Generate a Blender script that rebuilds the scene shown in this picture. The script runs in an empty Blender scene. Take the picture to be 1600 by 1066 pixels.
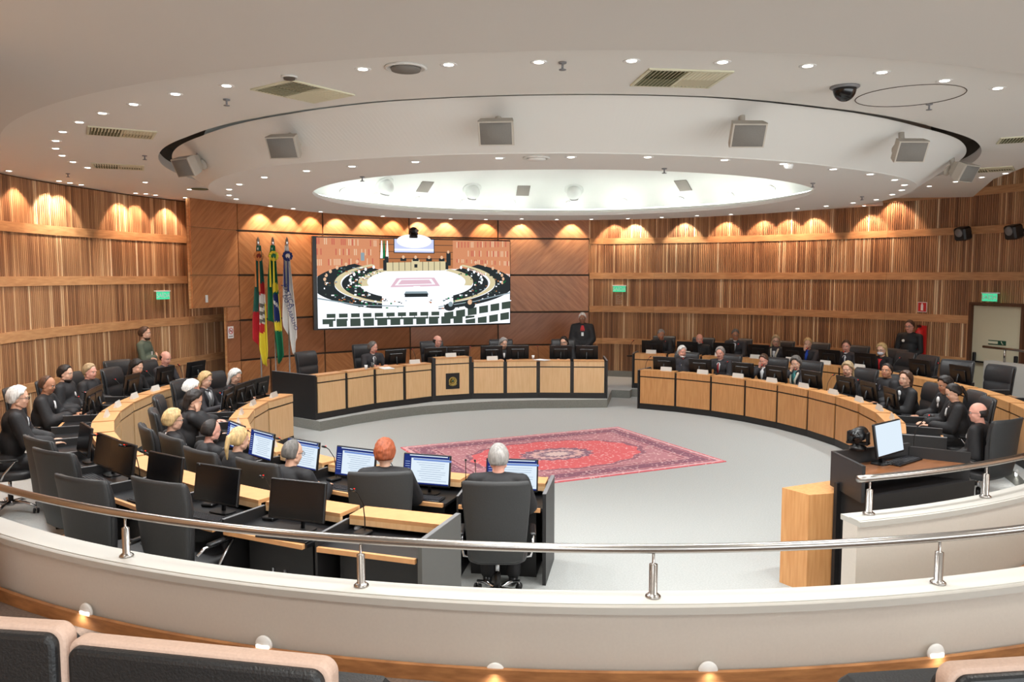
# Courtroom with concentric curved desks
import bpy, bmesh, math, random
from mathutils import Vector, Matrix, noise
R_=math.radians
rnd=random.Random(7)
SC=bpy.context.scene
DEBUG_POS=0; EXPOSURE=0.95; COVE=1.8; WORLD=2.4; NPEOPLE=99; E_DOWN=48; E_RING=28; E_WASH=34; E_DOME=55; E_FILL=28
COL=SC.collection
# ------------------------------------------------------------------ camera, world, exposure
FPX=1250.0; EYE=2.86; PITCH=math.atan(103/FPX); YAW=R_(25)
OX,OY=0.72,12.59                      # rug centre seen from the camera foot; the room's origin
def W(xc,yc):
    x,y=xc-OX,yc-OY
    return (x*math.cos(YAW)+y*math.sin(YAW), -x*math.sin(YAW)+y*math.cos(YAW))
CAMX,CAMY=W(0,0)
cam=bpy.data.objects.new('camera',bpy.data.cameras.new('camera')); COL.objects.link(cam)
cam.location=(CAMX,CAMY,EYE); cam.rotation_euler=(math.pi/2-PITCH,0,-YAW)
cam.data.lens=FPX/1600*36; cam.data.sensor_width=36; cam.data.clip_end=100; cam.data.clip_start=.05
SC.camera=cam
w=bpy.data.worlds.new('world'); SC.world=w; w.use_nodes=True
w.node_tree.nodes['Background'].inputs[0].default_value=(.94,.98,1,1)
w.node_tree.nodes['Background'].inputs[1].default_value=WORLD
SC.view_settings.view_transform='Standard'; SC.view_settings.look='None'
SC.view_settings.gamma=1; SC.view_settings.use_curve_mapping=False
SC.view_settings.exposure=EXPOSURE
# ------------------------------------------------------------------ from measured picture points to places in the room
def ray(x,y):
    u=(x-800)/FPX; v=(533-y)/FPX; c,s=math.cos(PITCH),math.sin(PITCH)
    a=c+v*s
    return (u*math.cos(YAW)+a*math.sin(YAW), -u*math.sin(YAW)+a*math.cos(YAW), v*c-s)
def at(x,y,z):
    r=ray(x,y); t=(z-EYE)/r[2]
    return Vector((CAMX+r[0]*t,CAMY+r[1]*t,z))
def at_depth(x,y,d):
    u=(x-800)/FPX; v=(533-y)/FPX; c,s=math.cos(PITCH),math.sin(PITCH)
    r=ray(x,y); t=d/(c+v*s)
    return Vector((CAMX+r[0]*t,CAMY+r[1]*t,EYE+r[2]*t))
def at_radius(x,y,R,far=True):
    r=ray(x,y); A=r[0]**2+r[1]**2; B=CAMX*r[0]+CAMY*r[1]; C_=CAMX**2+CAMY**2-R*R
    D=max(B*B-A*C_,0); t=(-B+math.sqrt(D))/A if far else (-B-math.sqrt(D))/A
    return Vector((CAMX+r[0]*t,CAMY+r[1]*t,EYE+r[2]*t))
def pol(R,a,z=0): return Vector((R*math.cos(R_(a)),R*math.sin(R_(a)),z))
def interp(tab,a):
    tab=sorted(tab)
    if a<=tab[0][0]: return tab[0][1]
    for (a0,v0),(a1,v1) in zip(tab,tab[1:]):
        if a<=a1: return v0+(v1-v0)*(a-a0)/(a1-a0)
    return tab[-1][1]
def ring_interp(tab,a):
    n=len(tab); t=sorted((k%360,v) for k,v in tab); a=a%360
    t=[(t[-1][0]-360,t[-1][1])]+t+[(t[0][0]+360,t[0][1])]
    for (a0,v0),(a1,v1) in zip(t,t[1:]):
        if a0<=a<=a1:
            f=(a-a0)/max(a1-a0,1e-6); return v0+(v1-v0)*(f*f*(3-2*f)*.5+f*.5)
# ------------------------------------------------------------------ materials
def lin(c): 
    return tuple(((v/255)/12.92 if v/255<=.04045 else ((v/255+.055)/1.055)**2.4) for v in c)
MATS={}
def mat(name,rgb,rough=.6,metal=0,noise_amt=0,scale=20,bump=0,emit=0,spec=.5,stretch=None,rgb2=None,trans=0,alpha=1):
    m=bpy.data.materials.new(name); m.use_nodes=True; nt=m.node_tree; b=nt.nodes['Principled BSDF']
    c=lin(rgb)
    b.inputs['Base Color'].default_value=(*c,1); b.inputs['Roughness'].default_value=rough
    b.inputs['Metallic'].default_value=metal; b.inputs['Specular IOR Level'].default_value=spec
    if trans: b.inputs['Transmission Weight'].default_value=trans
    if emit:
        b.inputs['Emission Color'].default_value=(*c,1); b.inputs['Emission Strength'].default_value=emit
    if noise_amt or bump or rgb2:
        tc=nt.nodes.new('ShaderNodeTexCoord'); mp=nt.nodes.new('ShaderNodeMapping')
        nt.links.new(tc.outputs['Object'],mp.inputs[0])
        if stretch: mp.inputs['Scale'].default_value=stretch
        nz=nt.nodes.new('ShaderNodeTexNoise'); nz.inputs['Scale'].default_value=scale; nz.inputs['Detail'].default_value=5
        nt.links.new(mp.outputs[0],nz.inputs[0])
        if noise_amt or rgb2:
            rp=nt.nodes.new('ShaderNodeValToRGB')
            c2=lin(rgb2) if rgb2 else tuple(max(0,v*(1-noise_amt)) for v in c)
            c1=c if rgb2 else tuple(min(1,v*(1+noise_amt*.6)) for v in c)
            rp.color_ramp.elements[0].position=.32; rp.color_ramp.elements[1].position=.68
            rp.color_ramp.elements[0].color=(*c2,1); rp.color_ramp.elements[1].color=(*c1,1)
            nt.links.new(nz.outputs[0],rp.inputs[0]); nt.links.new(rp.outputs[0],b.inputs['Base Color'])
        if bump:
            bp=nt.nodes.new('ShaderNodeBump'); bp.inputs['Strength'].default_value=bump; bp.inputs['Distance'].default_value=.01
            nt.links.new(nz.outputs[0],bp.inputs['Height']); nt.links.new(bp.outputs[0],b.inputs['Normal'])
    MATS[name]=m
    return m
def lamp_mat(name,rgb,strength):
    m=bpy.data.materials.new(name); m.use_nodes=True; nt=m.node_tree; nt.nodes.clear()
    e=nt.nodes.new('ShaderNodeEmission'); o=nt.nodes.new('ShaderNodeOutputMaterial')
    e.inputs[0].default_value=(*lin(rgb),1); e.inputs[1].default_value=strength
    nt.links.new(e.outputs[0],o.inputs[0]); MATS[name]=m; return m
def wood_diag(name,rgb,rgb2,ang):
    """veneer whose grain runs at an angle in the panel's own plane (UV in metres)"""
    m=bpy.data.materials.new(name); m.use_nodes=True; nt=m.node_tree; b=nt.nodes['Principled BSDF']
    uv=nt.nodes.new('ShaderNodeUVMap'); uv.uv_map='UVMap'
    mp=nt.nodes.new('ShaderNodeMapping'); mp.inputs['Rotation'].default_value=(0,0,R_(ang))
    nt.links.new(uv.outputs[0],mp.inputs[0])
    mp2=nt.nodes.new('ShaderNodeMapping'); mp2.inputs['Scale'].default_value=(1.0,9,1)
    nt.links.new(mp.outputs[0],mp2.inputs[0])
    nz=nt.nodes.new('ShaderNodeTexNoise'); nz.inputs['Scale'].default_value=1.6; nz.inputs['Detail'].default_value=7; nz.inputs['Roughness'].default_value=.62
    nt.links.new(mp2.outputs[0],nz.inputs[0])
    rp=nt.nodes.new('ShaderNodeValToRGB'); rp.color_ramp.elements[0].position=.3; rp.color_ramp.elements[1].position=.68
    rp.color_ramp.elements[0].color=(*lin(rgb2),1); rp.color_ramp.elements[1].color=(*lin(rgb),1)
    nt.links.new(nz.outputs[0],rp.inputs[0]); nt.links.new(rp.outputs[0],b.inputs['Base Color'])
    b.inputs['Roughness'].default_value=.34; b.inputs['Specular IOR Level'].default_value=.5
    MATS[name]=m; return m
def slat_mat(name,cols):
    """one wood tone per slat, read from the tone number stored on its faces, with vertical grain"""
    m=bpy.data.materials.new(name); m.use_nodes=True; nt=m.node_tree; b=nt.nodes['Principled BSDF']
    at_=nt.nodes.new('ShaderNodeAttribute'); at_.attribute_name='tone'
    rp=nt.nodes.new('ShaderNodeValToRGB'); rp.color_ramp.interpolation='LINEAR'
    while len(rp.color_ramp.elements)<len(cols): rp.color_ramp.elements.new(.5)
    for i,(p,c) in enumerate(cols):
        rp.color_ramp.elements[i].position=p; rp.color_ramp.elements[i].color=(*lin(c),1)
    nt.links.new(at_.outputs['Fac'],rp.inputs[0])
    tc=nt.nodes.new('ShaderNodeTexCoord'); mp=nt.nodes.new('ShaderNodeMapping'); mp.inputs['Scale'].default_value=(14,14,1.2)
    nz=nt.nodes.new('ShaderNodeTexNoise'); nz.inputs['Scale'].default_value=3; nz.inputs['Detail'].default_value=5
    nt.links.new(tc.outputs['Object'],mp.inputs[0]); nt.links.new(mp.outputs[0],nz.inputs[0])
    mx=nt.nodes.new('ShaderNodeMix'); mx.data_type='RGBA'; mx.blend_type='MULTIPLY'; mx.inputs[0].default_value=.35
    nt.links.new(rp.outputs[0],mx.inputs[6]); 
    r2=nt.nodes.new('ShaderNodeValToRGB'); r2.color_ramp.elements[0].color=(.45,.4,.36,1); r2.color_ramp.elements[0].position=.3; r2.color_ramp.elements[1].position=.7
    nt.links.new(nz.outputs[0],r2.inputs[0]); nt.links.new(r2.outputs[0],mx.inputs[7])
    nt.links.new(mx.outputs[2],b.inputs['Base Color']); b.inputs['Roughness'].default_value=.4
    MATS[name]=m; return m
mat('ceiling_paint',(218,217,212),.9)
mat('ceiling_front',(206,203,197),.9)
mat('dome_paint',(238,243,240),.85)
mat('gap_dark',(84,74,64),.9)
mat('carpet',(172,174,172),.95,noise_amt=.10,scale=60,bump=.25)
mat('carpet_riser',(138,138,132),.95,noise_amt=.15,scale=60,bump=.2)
mat('carpet_gallery',(120,105,95),.95,noise_amt=.2,scale=60,bump=.2)
mat('parapet_paint',(208,200,190),.8,noise_amt=.02,scale=60)
mat('parapet_cap',(190,187,180),.5)
mat('oak',(240,200,152),.42,rgb2=(230,186,134),scale=4,stretch=(9,9,.7))
mat('oak_warm',(220,164,108),.42,rgb2=(204,144,88),scale=4,stretch=(9,9,.7))
mat('oak_edge',(216,160,108),.4,noise_amt=.08,scale=12)
mat('walnut_top',(150,98,62),.3,rgb2=(118,74,46),scale=5,stretch=(1,8,8))
mat('plank',(206,158,112),.4,rgb2=(182,132,88),scale=2,stretch=(2,2,14))
mat('backing',(92,58,36),.8)
mat('black_laminate',(34,33,34),.45)
mat('grey_laminate',(88,88,86),.5)
mat('black_top',(30,30,32),.35)
mat('leather',(44,44,46),.42,noise_amt=.1,scale=90,bump=.15)
mat('leather_shell',(52,53,54),.55,noise_amt=.08,scale=90,bump=.1)
mat('chrome',(205,205,208),.18,1)
mat('steel',(176,172,168),.26,1)
mat('plastic_black',(18,18,20),.35)
mat('plastic_key',(40,40,44),.5)
mat('plastic_grey',(120,120,122),.5)
mat('plastic_white',(228,228,226),.5)
mat('speaker_case',(178,170,158),.6)
mat('speaker_grille',(118,114,108),.8,noise_amt=.1,scale=200)
mat('louvre',(205,202,176),.6); mat('louvre_dark',(92,94,66),.8)
mat('paper',(238,238,238),.7); mat('plate',(214,212,206),.3); mat('plate_dim',(150,140,136),.3)
mat('glass_cup',(225,232,235),.08,trans=.9)
mat('screen_off',(10,11,14),.18)
mat('seat_beige',(182,156,140),.8,noise_amt=.06,scale=120,bump=.15)
mat('void_black',(22,20,18),.9)
mat('seat_black',(18,20,22),.45,noise_amt=.2,scale=150,bump=.2)
mat('trim_wood',(188,132,82),.45,rgb2=(150,100,60),scale=3,stretch=(2,2,10))
mat('gold',(190,166,96),.35,.9)
mat('red_plastic',(200,40,40),.35); mat('green_sign',(70,214,160),.5,emit=.35)  # exit signs are unlit; their green gets a faint added glow
mat('door_paint',(200,194,168),.6); mat('sign_green',(20,70,52),.5)
lamp_mat('downlight_glow',(255,248,236),6)
lamp_mat('dome_lamp_glow',(255,255,250),14)
lamp_mat('steplight_glow',(255,252,240),5)
lamp_mat('led_red',(255,40,30),2.0)
lamp_mat('led_green',(80,255,190),1.5)
lamp_mat('cove_glow',(250,255,250),COVE)
lamp_mat('fill_panel_glow',(255,250,240),2.2)
wood_diag('veneer_a',(198,138,92),(160,102,62),42)
wood_diag('veneer_b',(198,138,92),(160,102,62),-42)
wood_diag('veneer_dark',(168,112,78),(142,92,62),40)
slat_mat('slats',[(0,(122,84,60)),(.35,(164,118,84)),(.7,(200,154,112)),(.92,(232,196,154)),(1,(242,212,174))])
# ------------------------------------------------------------------ mesh helper
class MB:
    def __init__(s): s.v=[]; s.f=[]; s.m=[]; s.sm=[]; s.tone=[]; s.uv={}; s.mats=[]
    def mi(s,m):
        if m is None: return 0
        if m not in s.mats: s.mats.append(m)
        return s.mats.index(m)
    def add(s,vs,fs,m=None,smooth=False,tone=0,M=None):
        o=len(s.v); k=s.mi(m)
        for p in vs:
            p=Vector(p)
            if M is not None: p=M@p
            s.v.append(p)
        for f in fs:
            s.f.append([i+o for i in f]); s.m.append(k); s.sm.append(smooth); s.tone.append(tone)
        return s
    def box(s,c,d,m=None,M=None,tone=0,bev=0):
        x,y,z=d[0]/2,d[1]/2,d[2]/2
        if bev:
            b=min(bev,x*.9,y*.9,z*.9)
            vs=[];
            for sz,zz,q in ((-1,-z,b),(-1,-z+b,0),(1,z-b,0),(1,z,b)):
                for (sx,sy) in ((-1,-1),(1,-1),(1,1),(-1,1)):
                    # octagonal section
                    a=(sx*(x-q),sy*(y-b-q*.3)); e=(sx*(x-b-q*.3),sy*(y-q))
                    if sx*sy>0: pr=(a,e)
                    else: pr=(e,a)
                    for p in pr: vs.append((c[0]+p[0],c[1]+p[1],c[2]+zz))
            n=8; fs=[list(range(n))[::-1]]
            for k in range(3):
                for i in range(n): fs.append([k*n+i,k*n+(i+1)%n,(k+1)*n+(i+1)%n,(k+1)*n+i])
            fs.append([3*n+i for i in range(n)])
            return s.add(vs,fs,m,False,tone,M)
        vs=[(c[0]+i*x,c[1]+j*y,c[2]+k*z) for k in (-1,1) for j in (-1,1) for i in (-1,1)]
        fs=[(0,2,3,1),(4,5,7,6),(0,1,5,4),(2,6,7,3),(0,4,6,2),(1,3,7,5)]
        return s.add(vs,fs,m,False,tone,M)
    def prism(s,pts,z0,z1,m=None,M=None,tone=0):
        n=len(pts); A=sum(pts[i][0]*pts[(i+1)%n][1]-pts[(i+1)%n][0]*pts[i][1] for i in range(n))
        if A<0: pts=pts[::-1]
        vs=[(p[0],p[1],z0) for p in pts]+[(p[0],p[1],z1) for p in pts]
        fs=[list(range(n))[::-1],list(range(n,2*n))]+[(i,(i+1)%n,n+(i+1)%n,n+i) for i in range(n)]
        return s.add(vs,fs,m,False,tone,M)
    def loft(s,secs,m=None,closed=True,caps=True,smooth=True,M=None):
        n=len(secs[0]); vs=[p for q in secs for p in q]; fs=[]
        for k in range(len(secs)-1):
            for i in range(n if closed else n-1):
                j=(i+1)%n; fs.append((k*n+i,k*n+j,(k+1)*n+j,(k+1)*n+i))
        if caps and closed:
            fs.append(list(range(n))[::-1]); fs.append([(len(secs)-1)*n+i for i in range(n)])
        return s.add(vs,fs,m,smooth,0,M)
    def tube(s,path,r,m=None,n=8,smooth=True,M=None,caps=True):
        path=[Vector(p) for p in path]; secs=[]; up=Vector((0,0,1)); prev=None
        for i,p in enumerate(path):
            t=(path[min(i+1,len(path)-1)]-path[max(i-1,0)]).normalized()
            if prev is None:
                a=up if abs(t.z)<.9 else Vector((1,0,0)); u=t.cross(a).normalized()
            else: u=(prev-t*prev.dot(t)).normalized()
            prev=u; v=t.cross(u); rr=r[i] if isinstance(r,(list,tuple)) else r
            secs.append([p+(u*math.cos(2*math.pi*k/n)+v*math.sin(2*math.pi*k/n))*rr for k in range(n)])
        return s.loft(secs,m,True,caps,smooth,M)
    def lathe(s,prof,m=None,n=16,c=(0,0,0),M=None,smooth=True):
        secs=[[(c[0]+r*math.cos(2*math.pi*k/n),c[1]+r*math.sin(2*math.pi*k/n),c[2]+z) for k in range(n)] for r,z in prof]
        return s.loft(secs,m,True,True,smooth,M)
    def ball(s,c,r,m=None,n=12,M=None,rings=8,smooth=True,fn=None):
        if not isinstance(r,(list,tuple)): r=(r,r,r)
        vs=[];fs=[]
        for i in range(rings+1):
            th=math.pi*i/rings
            for k in range(n):
                ph=2*math.pi*k/n; d=(math.sin(th)*math.cos(ph),math.sin(th)*math.sin(ph),-math.cos(th))
                q=fn(d) if fn else 1
                vs.append((c[0]+r[0]*d[0]*q,c[1]+r[1]*d[1]*q,c[2]+r[2]*d[2]*q))
        for i in range(rings):
            for k in range(n):
                j=(k+1)%n; fs.append((i*n+k,i*n+j,(i+1)*n+j,(i+1)*n+k))
        return s.add(vs,fs,m,smooth,0,M)
    def mesh(s,name,fix=False):
        me=bpy.data.meshes.new(name); me.from_pydata([tuple(p) for p in s.v],[],s.f)
        for m in s.mats: me.materials.append(MATS[m])
        me.polygons.foreach_set('material_index',s.m); me.polygons.foreach_set('use_smooth',s.sm)
        if any(s.tone):
            a=me.attributes.new('tone','FLOAT','FACE'); a.data.foreach_set('value',s.tone)
        if s.uv:
            L=me.uv_layers.new(name='UVMap')
            for p in me.polygons:
                if p.index in s.uv:
                    for li,q in zip(p.loop_indices,s.uv[p.index]): L.data[li].uv=q
        me.update()
        if fix:
            b=bmesh.new(); b.from_mesh(me); bmesh.ops.remove_doubles(b,verts=b.verts,dist=1e-5)
            bmesh.ops.recalc_face_normals(b,faces=b.faces); b.to_mesh(me); b.free()
        return me
    def obj(s,name,parent=None,fix=True,M=None):
        o=bpy.data.objects.new(name,s.mesh(name,fix and not s.uv)); COL.objects.link(o)
        if parent is not None: o.parent=parent
        if M is not None: o.matrix_world=M
        return o
def struct(name,mb,parent=None,fix=True):
    o=mb.obj(name,parent,fix); 
    if parent is None: o['kind']='structure'
    return o
def thing(name,label,cat,loc=(0,0,0),rz=0,group=None):
    o=bpy.data.objects.new(name,None); COL.objects.link(o); o.empty_display_size=.1
    o.location=loc; o.rotation_euler=(0,0,rz); o['label']=label; o['category']=cat
    if group: o['group']=group
    return o
def tag(o,label,cat,group=None,kind=None):
    o['label']=label; o['category']=cat
    if group: o['group']=group
    if kind: o['kind']=kind
    return o
def kids(o): return list(KID.get(o.name,[])) 
def copy_tree(o,parent=None,rename=None):
    c=o.copy(); COL.objects.link(c)
    if parent is not None: c.parent=parent
    for ch in list(o.children): copy_tree(ch,c)
    return c
def spawn(proto,label,loc,rz,group=None):
    """first use takes the prototype itself, later ones copy it"""
    if not proto.get('_used'):
        o=proto; proto['_used']=1
        PROTO_LIST.append(proto)
    else: o=copy_tree(proto)
    o.location=loc; o.rotation_euler=(0,0,rz); o['label']=label
    if group: o['group']=group
    return o
PROTO_LIST=[]
ORD=['first','second','third','fourth','fifth','sixth','seventh','eighth','ninth','tenth','eleventh','twelfth','thirteenth','fourteenth','fifteenth','sixteenth','seventeenth','eighteenth','nineteenth','twentieth']
def ordw(i):
    if i<20: return ORD[i]
    t={2:'twenty',3:'thirty',4:'forty'}[(i+1)//10]; u=(i+1)%10
    return t+('-'+ORD[u-1] if u else 'th').replace('yth','ieth')
def text_mesh(body,size,m,name,parent,M,extr=.001,align='CENTER'):
    cu=bpy.data.curves.new(name,'FONT'); cu.body=body; cu.size=size; cu.extrude=extr; cu.align_x=align; cu.align_y='CENTER'
    t=bpy.data.objects.new('tmp',cu); COL.objects.link(t)
    dg=bpy.context.evaluated_depsgraph_get(); me=bpy.data.meshes.new_from_object(t.evaluated_get(dg))
    bpy.data.objects.remove(t); me.materials.clear(); me.materials.append(MATS[m]); me.name=name
    o=bpy.data.objects.new(name,me); COL.objects.link(o); o.parent=parent; o.matrix_local=M
    return o
# ------------------------------------------------------------------ floor, platforms, walls
PZ=.18
mb=MB(); mb.prism([(-13,-17),(13,-17),(13,10),(-13,10)],-.1,0,'carpet'); struct('floor',mb)
def arcpts(R,a0,a1,step=2.0):
    n=max(2,int(abs(a1-a0)/step)+1)
    return [((R(a0+(a1-a0)*i/(n-1)) if callable(R) else R)*math.cos(R_(a0+(a1-a0)*i/(n-1))),
             (R(a0+(a1-a0)*i/(n-1)) if callable(R) else R)*math.sin(R_(a0+(a1-a0)*i/(n-1)))) for i in range(n)]
def strip(mb,inner,outer,z,m,down=False):
    n=len(inner); vs=[(p[0],p[1],z) for p in inner]+[(p[0],p[1],z) for p in outer]
    fs=[((i,i+1,n+i+1,n+i) if down else (i,n+i,n+i+1,i+1)) for i in range(n-1)]
    mb.add(vs,fs,m)
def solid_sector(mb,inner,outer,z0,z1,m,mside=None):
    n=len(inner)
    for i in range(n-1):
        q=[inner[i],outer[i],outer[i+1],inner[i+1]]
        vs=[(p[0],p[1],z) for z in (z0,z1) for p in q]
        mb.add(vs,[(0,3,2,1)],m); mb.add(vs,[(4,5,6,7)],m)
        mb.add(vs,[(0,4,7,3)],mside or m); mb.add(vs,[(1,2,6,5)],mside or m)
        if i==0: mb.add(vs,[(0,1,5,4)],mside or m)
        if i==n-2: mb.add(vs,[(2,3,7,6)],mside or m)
def RW(a):          # plan radius of the room's wall
    return interp([(-62,9.2),(-20,9.3),(-2,9.1),(2,9.0),(8,8.85),(20,8.75),(45,8.65),(60,8.8),(118,8.8),(127,8.33),(145,8.2),(160,8.3),(215,8.6)],a)
def ROUT(a):
    a=a%360
    if a>300: a-=360
    return interp([(-62,6.55),(-34,6.62),(-20,6.78),(0,6.88),(18,6.92),(46,6.66),(121,6.42),(148,6.36),(180,6.33),(200,6.36),(215,6.45),(235,6.66)],a)
mb=MB()
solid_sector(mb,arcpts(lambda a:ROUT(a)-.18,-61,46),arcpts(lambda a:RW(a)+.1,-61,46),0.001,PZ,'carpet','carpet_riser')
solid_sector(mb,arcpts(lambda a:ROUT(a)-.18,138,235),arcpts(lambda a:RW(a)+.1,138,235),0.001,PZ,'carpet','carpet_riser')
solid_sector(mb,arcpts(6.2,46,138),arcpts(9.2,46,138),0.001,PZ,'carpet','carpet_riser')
PCORN=[49.2,66.8,84.0,94.6,111.6,129.4]     # plan angles of the corners of the presiding table
RP=4.86
dp=[pol(4.86,49),pol(4.62,50)]
dais=[pol(6.3,50),pol(4.74,48.6),pol(4.50,60),pol(4.46,70),pol(4.44,80),pol(4.44,90),pol(4.47,100),pol(4.5,110),pol(4.56,120),pol(4.66,130.6),pol(5.3,129),pol(6.3,126)]
mb2=MB(); mb2.prism([(p.x,p.y) for p in dais],0.001,PZ-.001,'carpet')
for k in range(len(mb2.f)):
    if k>1: mb2.m[k]=mb2.mi('carpet_riser')
struct('floor_dais',mb2,fix=False); struct('floor_platform',mb,fix=False)
# slatted walls
def wall_path(a0,a1,step=1.0): return [Vector((*p,0)) for p in arcpts(RW,a0,a1,step)]
def resample(path,d):
    out=[]; acc=0; need=0
    for p,q in zip(path,path[1:]):
        L=(q-p).length; t=(q-p)/L
        while need<=acc+L:
            out.append((p+t*(need-acc),t)); need+=d
        acc+=L
    return out
def slat_wall(name,path,tiers,top,cut=None,flip=1,z0=PZ):
    """backing + planks = wall; each tier of slats is one part. inward normal = left of path * flip"""
    w_=MB()
    for p,q in zip(path,path[1:]):
        t=(q-p).normalized(); n=Vector((-t.y,t.x,0))*flip
        for (zz0,zz1,dep,m) in [(z0-.18,top,0,'backing')]:
            vs=[p-n*.12,q-n*.12,q+n*0,p+n*0]
            w_.prism([(v.x,v.y) for v in vs],zz0,zz1,m)
    root=struct(name,w_,fix=False)
    pl=MB()
    zs=[z0]+[t for tt in tiers for t in tt]
    pairs=[(zs[i],zs[i+1]) for i in range(0,len(zs)-1,2)]
    for k,(a,b) in enumerate(pairs):
        if b-a<.01: continue
        for p,q in zip(path,path[1:]):
            t=(q-p).normalized(); n=Vector((-t.y,t.x,0))*flip
            if cut and cut(p,(a+b)/2): continue
            e=.045 if k else .03
            pl.prism([(v.x,v.y) for v in (p,q,q+n*e,p+n*e)],a,b,'plank' if k else 'carpet_riser')
    pl.obj('plank_band',root,fix=False)
    r2=random.Random(hash(name)%999 if 0 else len(name)*13)
    for (a,b) in tiers:
        sl=MB(); base=.5
        for i,(p,t) in enumerate(resample(path,.046)):
            if i%9==0: base=r2.uniform(.25,.62)
            if cut and cut(p,(a+b)/2): continue
            n=Vector((-t.y,t.x,0))*flip
            tone=min(1,max(.02,base+r2.gauss(0,.12)+(.38 if r2.random()<.16 else 0)))
            w2=.0175; d=.03
            vs=[p-t*w2,p+t*w2,p+t*w2+n*d,p-t*w2+n*d]
            sl.prism([(v.x,v.y) for v in vs],a,b,'slats',tone=tone)
        if sl.f: sl.obj('slat_row',root,fix=False)
    return root
TR=[(.34,1.05),(1.2,1.89),(2.05,2.76),(2.92,3.67),(3.82,4.42),(4.57,5.28)]
TL=[(.34,1.03),(1.18,1.85),(2.01,2.69),(2.84,3.51),(3.66,4.34)]
_d0=at_radius(1590,560,9.0,True); _d1=at_radius(1511,560,9.0,True)
DOOR_A0,DOOR_A1=[math.degrees(math.atan2(v.y,v.x)) for v in (_d0,_d1)]
def doorcut(p,z):
    a=math.degrees(math.atan2(p.y,p.x))
    return DOOR_A0<a<DOOR_A1 and z<2.36
rp0=[Vector((*W(2.02,21.06),0))]+wall_path(54.0,-62)
slat_wall('wall_right',rp0,TR,5.3,cut=doorcut,flip=-1)
slat_wall('wall_left',wall_path(116.5,215),TL,4.4,flip=1)
# dark panelled wall behind the presiding table
PC=[W(2.02,21.06),W(-.37,20.8),W(-2.57,20.04),W(-4.41,18.7),W(-5.83,17.04)]
PC=[Vector((*p,0)) for p in PC]
# pylon face towards the left wall
d=at_depth(297,430,15.75); PY1=Vector((d.x,d.y,0)); d=at_depth(351,430,16.5); PYM=Vector((d.x,d.y,0))
_c=Vector((CAMX,CAMY,0)); _r=PYM-_c; _e=PY1-PC[4]; _t=((PC[4]-_c).x*_e.y-(PC[4]-_c).y*_e.x)/(_r.x*_e.y-_r.y*_e.x); PYM=_c+_r*_t
ZL=[PZ,1.04,1.90,2.86,3.80,4.4]
wb=MB()
def seg_slab(mb,p,q,z0,z1,off0,off1,m):
    t=(q-p).normalized(); n=Vector((t.y,-t.x,0))
    c=Vector((0,0,0)); 
    if (c-(p+q)/2).dot(n)<0: n=-n
    mb.prism([((p+n*off0).x,(p+n*off0).y),((q+n*off0).x,(q+n*off0).y),((q+n*off1).x,(q+n*off1).y),((p+n*off1).x,(p+n*off1).y)],z0,z1,m)
    return n
for p,q in zip(PC,PC[1:]): seg_slab(wb,p,q,0,5.3,-.25,0,'gap_dark')
seg_slab(wb,PC[4],PYM,0,5.3,-.05,0,'plank'); seg_slab(wb,PYM,PY1,2.2,5.3,-.05,0,'plank')
# return that closes the slatted wall against the panels
wback=struct('wall_back',wb,fix=False)
def veneer(p,q,z0,z1,m,gap=.022):
    t=(q-p).normalized(); L=(q-p).length; n=Vector((t.y,-t.x,0))
    if (-(p+q)/2).dot(n)<0: n=-n
    a=p+t*gap; b=q-t*gap; zz0=z0+gap; zz1=z1-gap; o=MB()
    f=[a+n*.04,b+n*.04]; k=[a,b]
    vs=[(f[0].x,f[0].y,zz0),(f[1].x,f[1].y,zz0),(f[1].x,f[1].y,zz1),(f[0].x,f[0].y,zz1),
        (k[0].x,k[0].y,zz0),(k[1].x,k[1].y,zz0),(k[1].x,k[1].y,zz1),(k[0].x,k[0].y,zz1)]
    o.add(vs,[(0,1,2,3),(0,4,5,1),(3,2,6,7),(0,3,7,4),(1,5,6,2)],m)
    u0=rnd.uniform(0,9); o.uv={0:[(u0,zz0),(u0+L,zz0),(u0+L,zz1),(u0,zz1)]}
    for j in range(1,5): o.uv[j]=[(0,0),(.04,0),(.04,1),(0,1)]
    o.obj('veneer_panel',wback)
SEG=[(PC[0],PC[1]),(PC[1],PC[2]),(PC[2],PC[3]),(PC[3],PC[4])]
for si,(p,q) in enumerate(SEG):
    for ti in range(5):
        m='veneer_dark' if ti==1 else ('veneer_a' if (si+ti)%2 else 'veneer_b')
        if si==3 and ti==0:
            for k in range(3): veneer(p.lerp(q,k/3),p.lerp(q,(k+1)/3),ZL[ti],ZL[ti+1],m)
        else: veneer(p,q,ZL[ti],ZL[ti+1],m)
for ti in range(5):
    m='veneer_dark' if ti in(1,) else 'veneer_a'
    if ti<=1: veneer(PC[4],PYM,ZL[ti],ZL[ti+1],m,.01)
    elif ti==2:
        veneer(PC[4],PYM,1.90,2.2,m,.01); veneer(PC[4],PY1,2.2,2.86,m,.01)
    else: veneer(PC[4],PY1,ZL[ti],ZL[ti+1],m,.01)
# unseen timber walls carrying on beside the gallery, added to block world light
for nm,pts_ in (('wall_gallery_right',[pol(9.2,-62),Vector((7.2,-11.5,0)),Vector((8.5,-17,0))]),('wall_gallery_left',[pol(8.6,215),Vector((-11.5,-9.5,0)),Vector((-13,-16,0))])):
    gw=MB()
    for p,q in zip(pts_,pts_[1:]):
        t=(q-p).normalized(); n_=Vector((-t.y,t.x,0))*.06
        gw.prism([((p-n_).x,(p-n_).y),((q-n_).x,(q-n_).y),((q+n_).x,(q+n_).y),((p+n_).x,(p+n_).y)],0,5.3,'veneer_dark' if 0 else 'plank')
    struct(nm,gw,fix=False)
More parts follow.
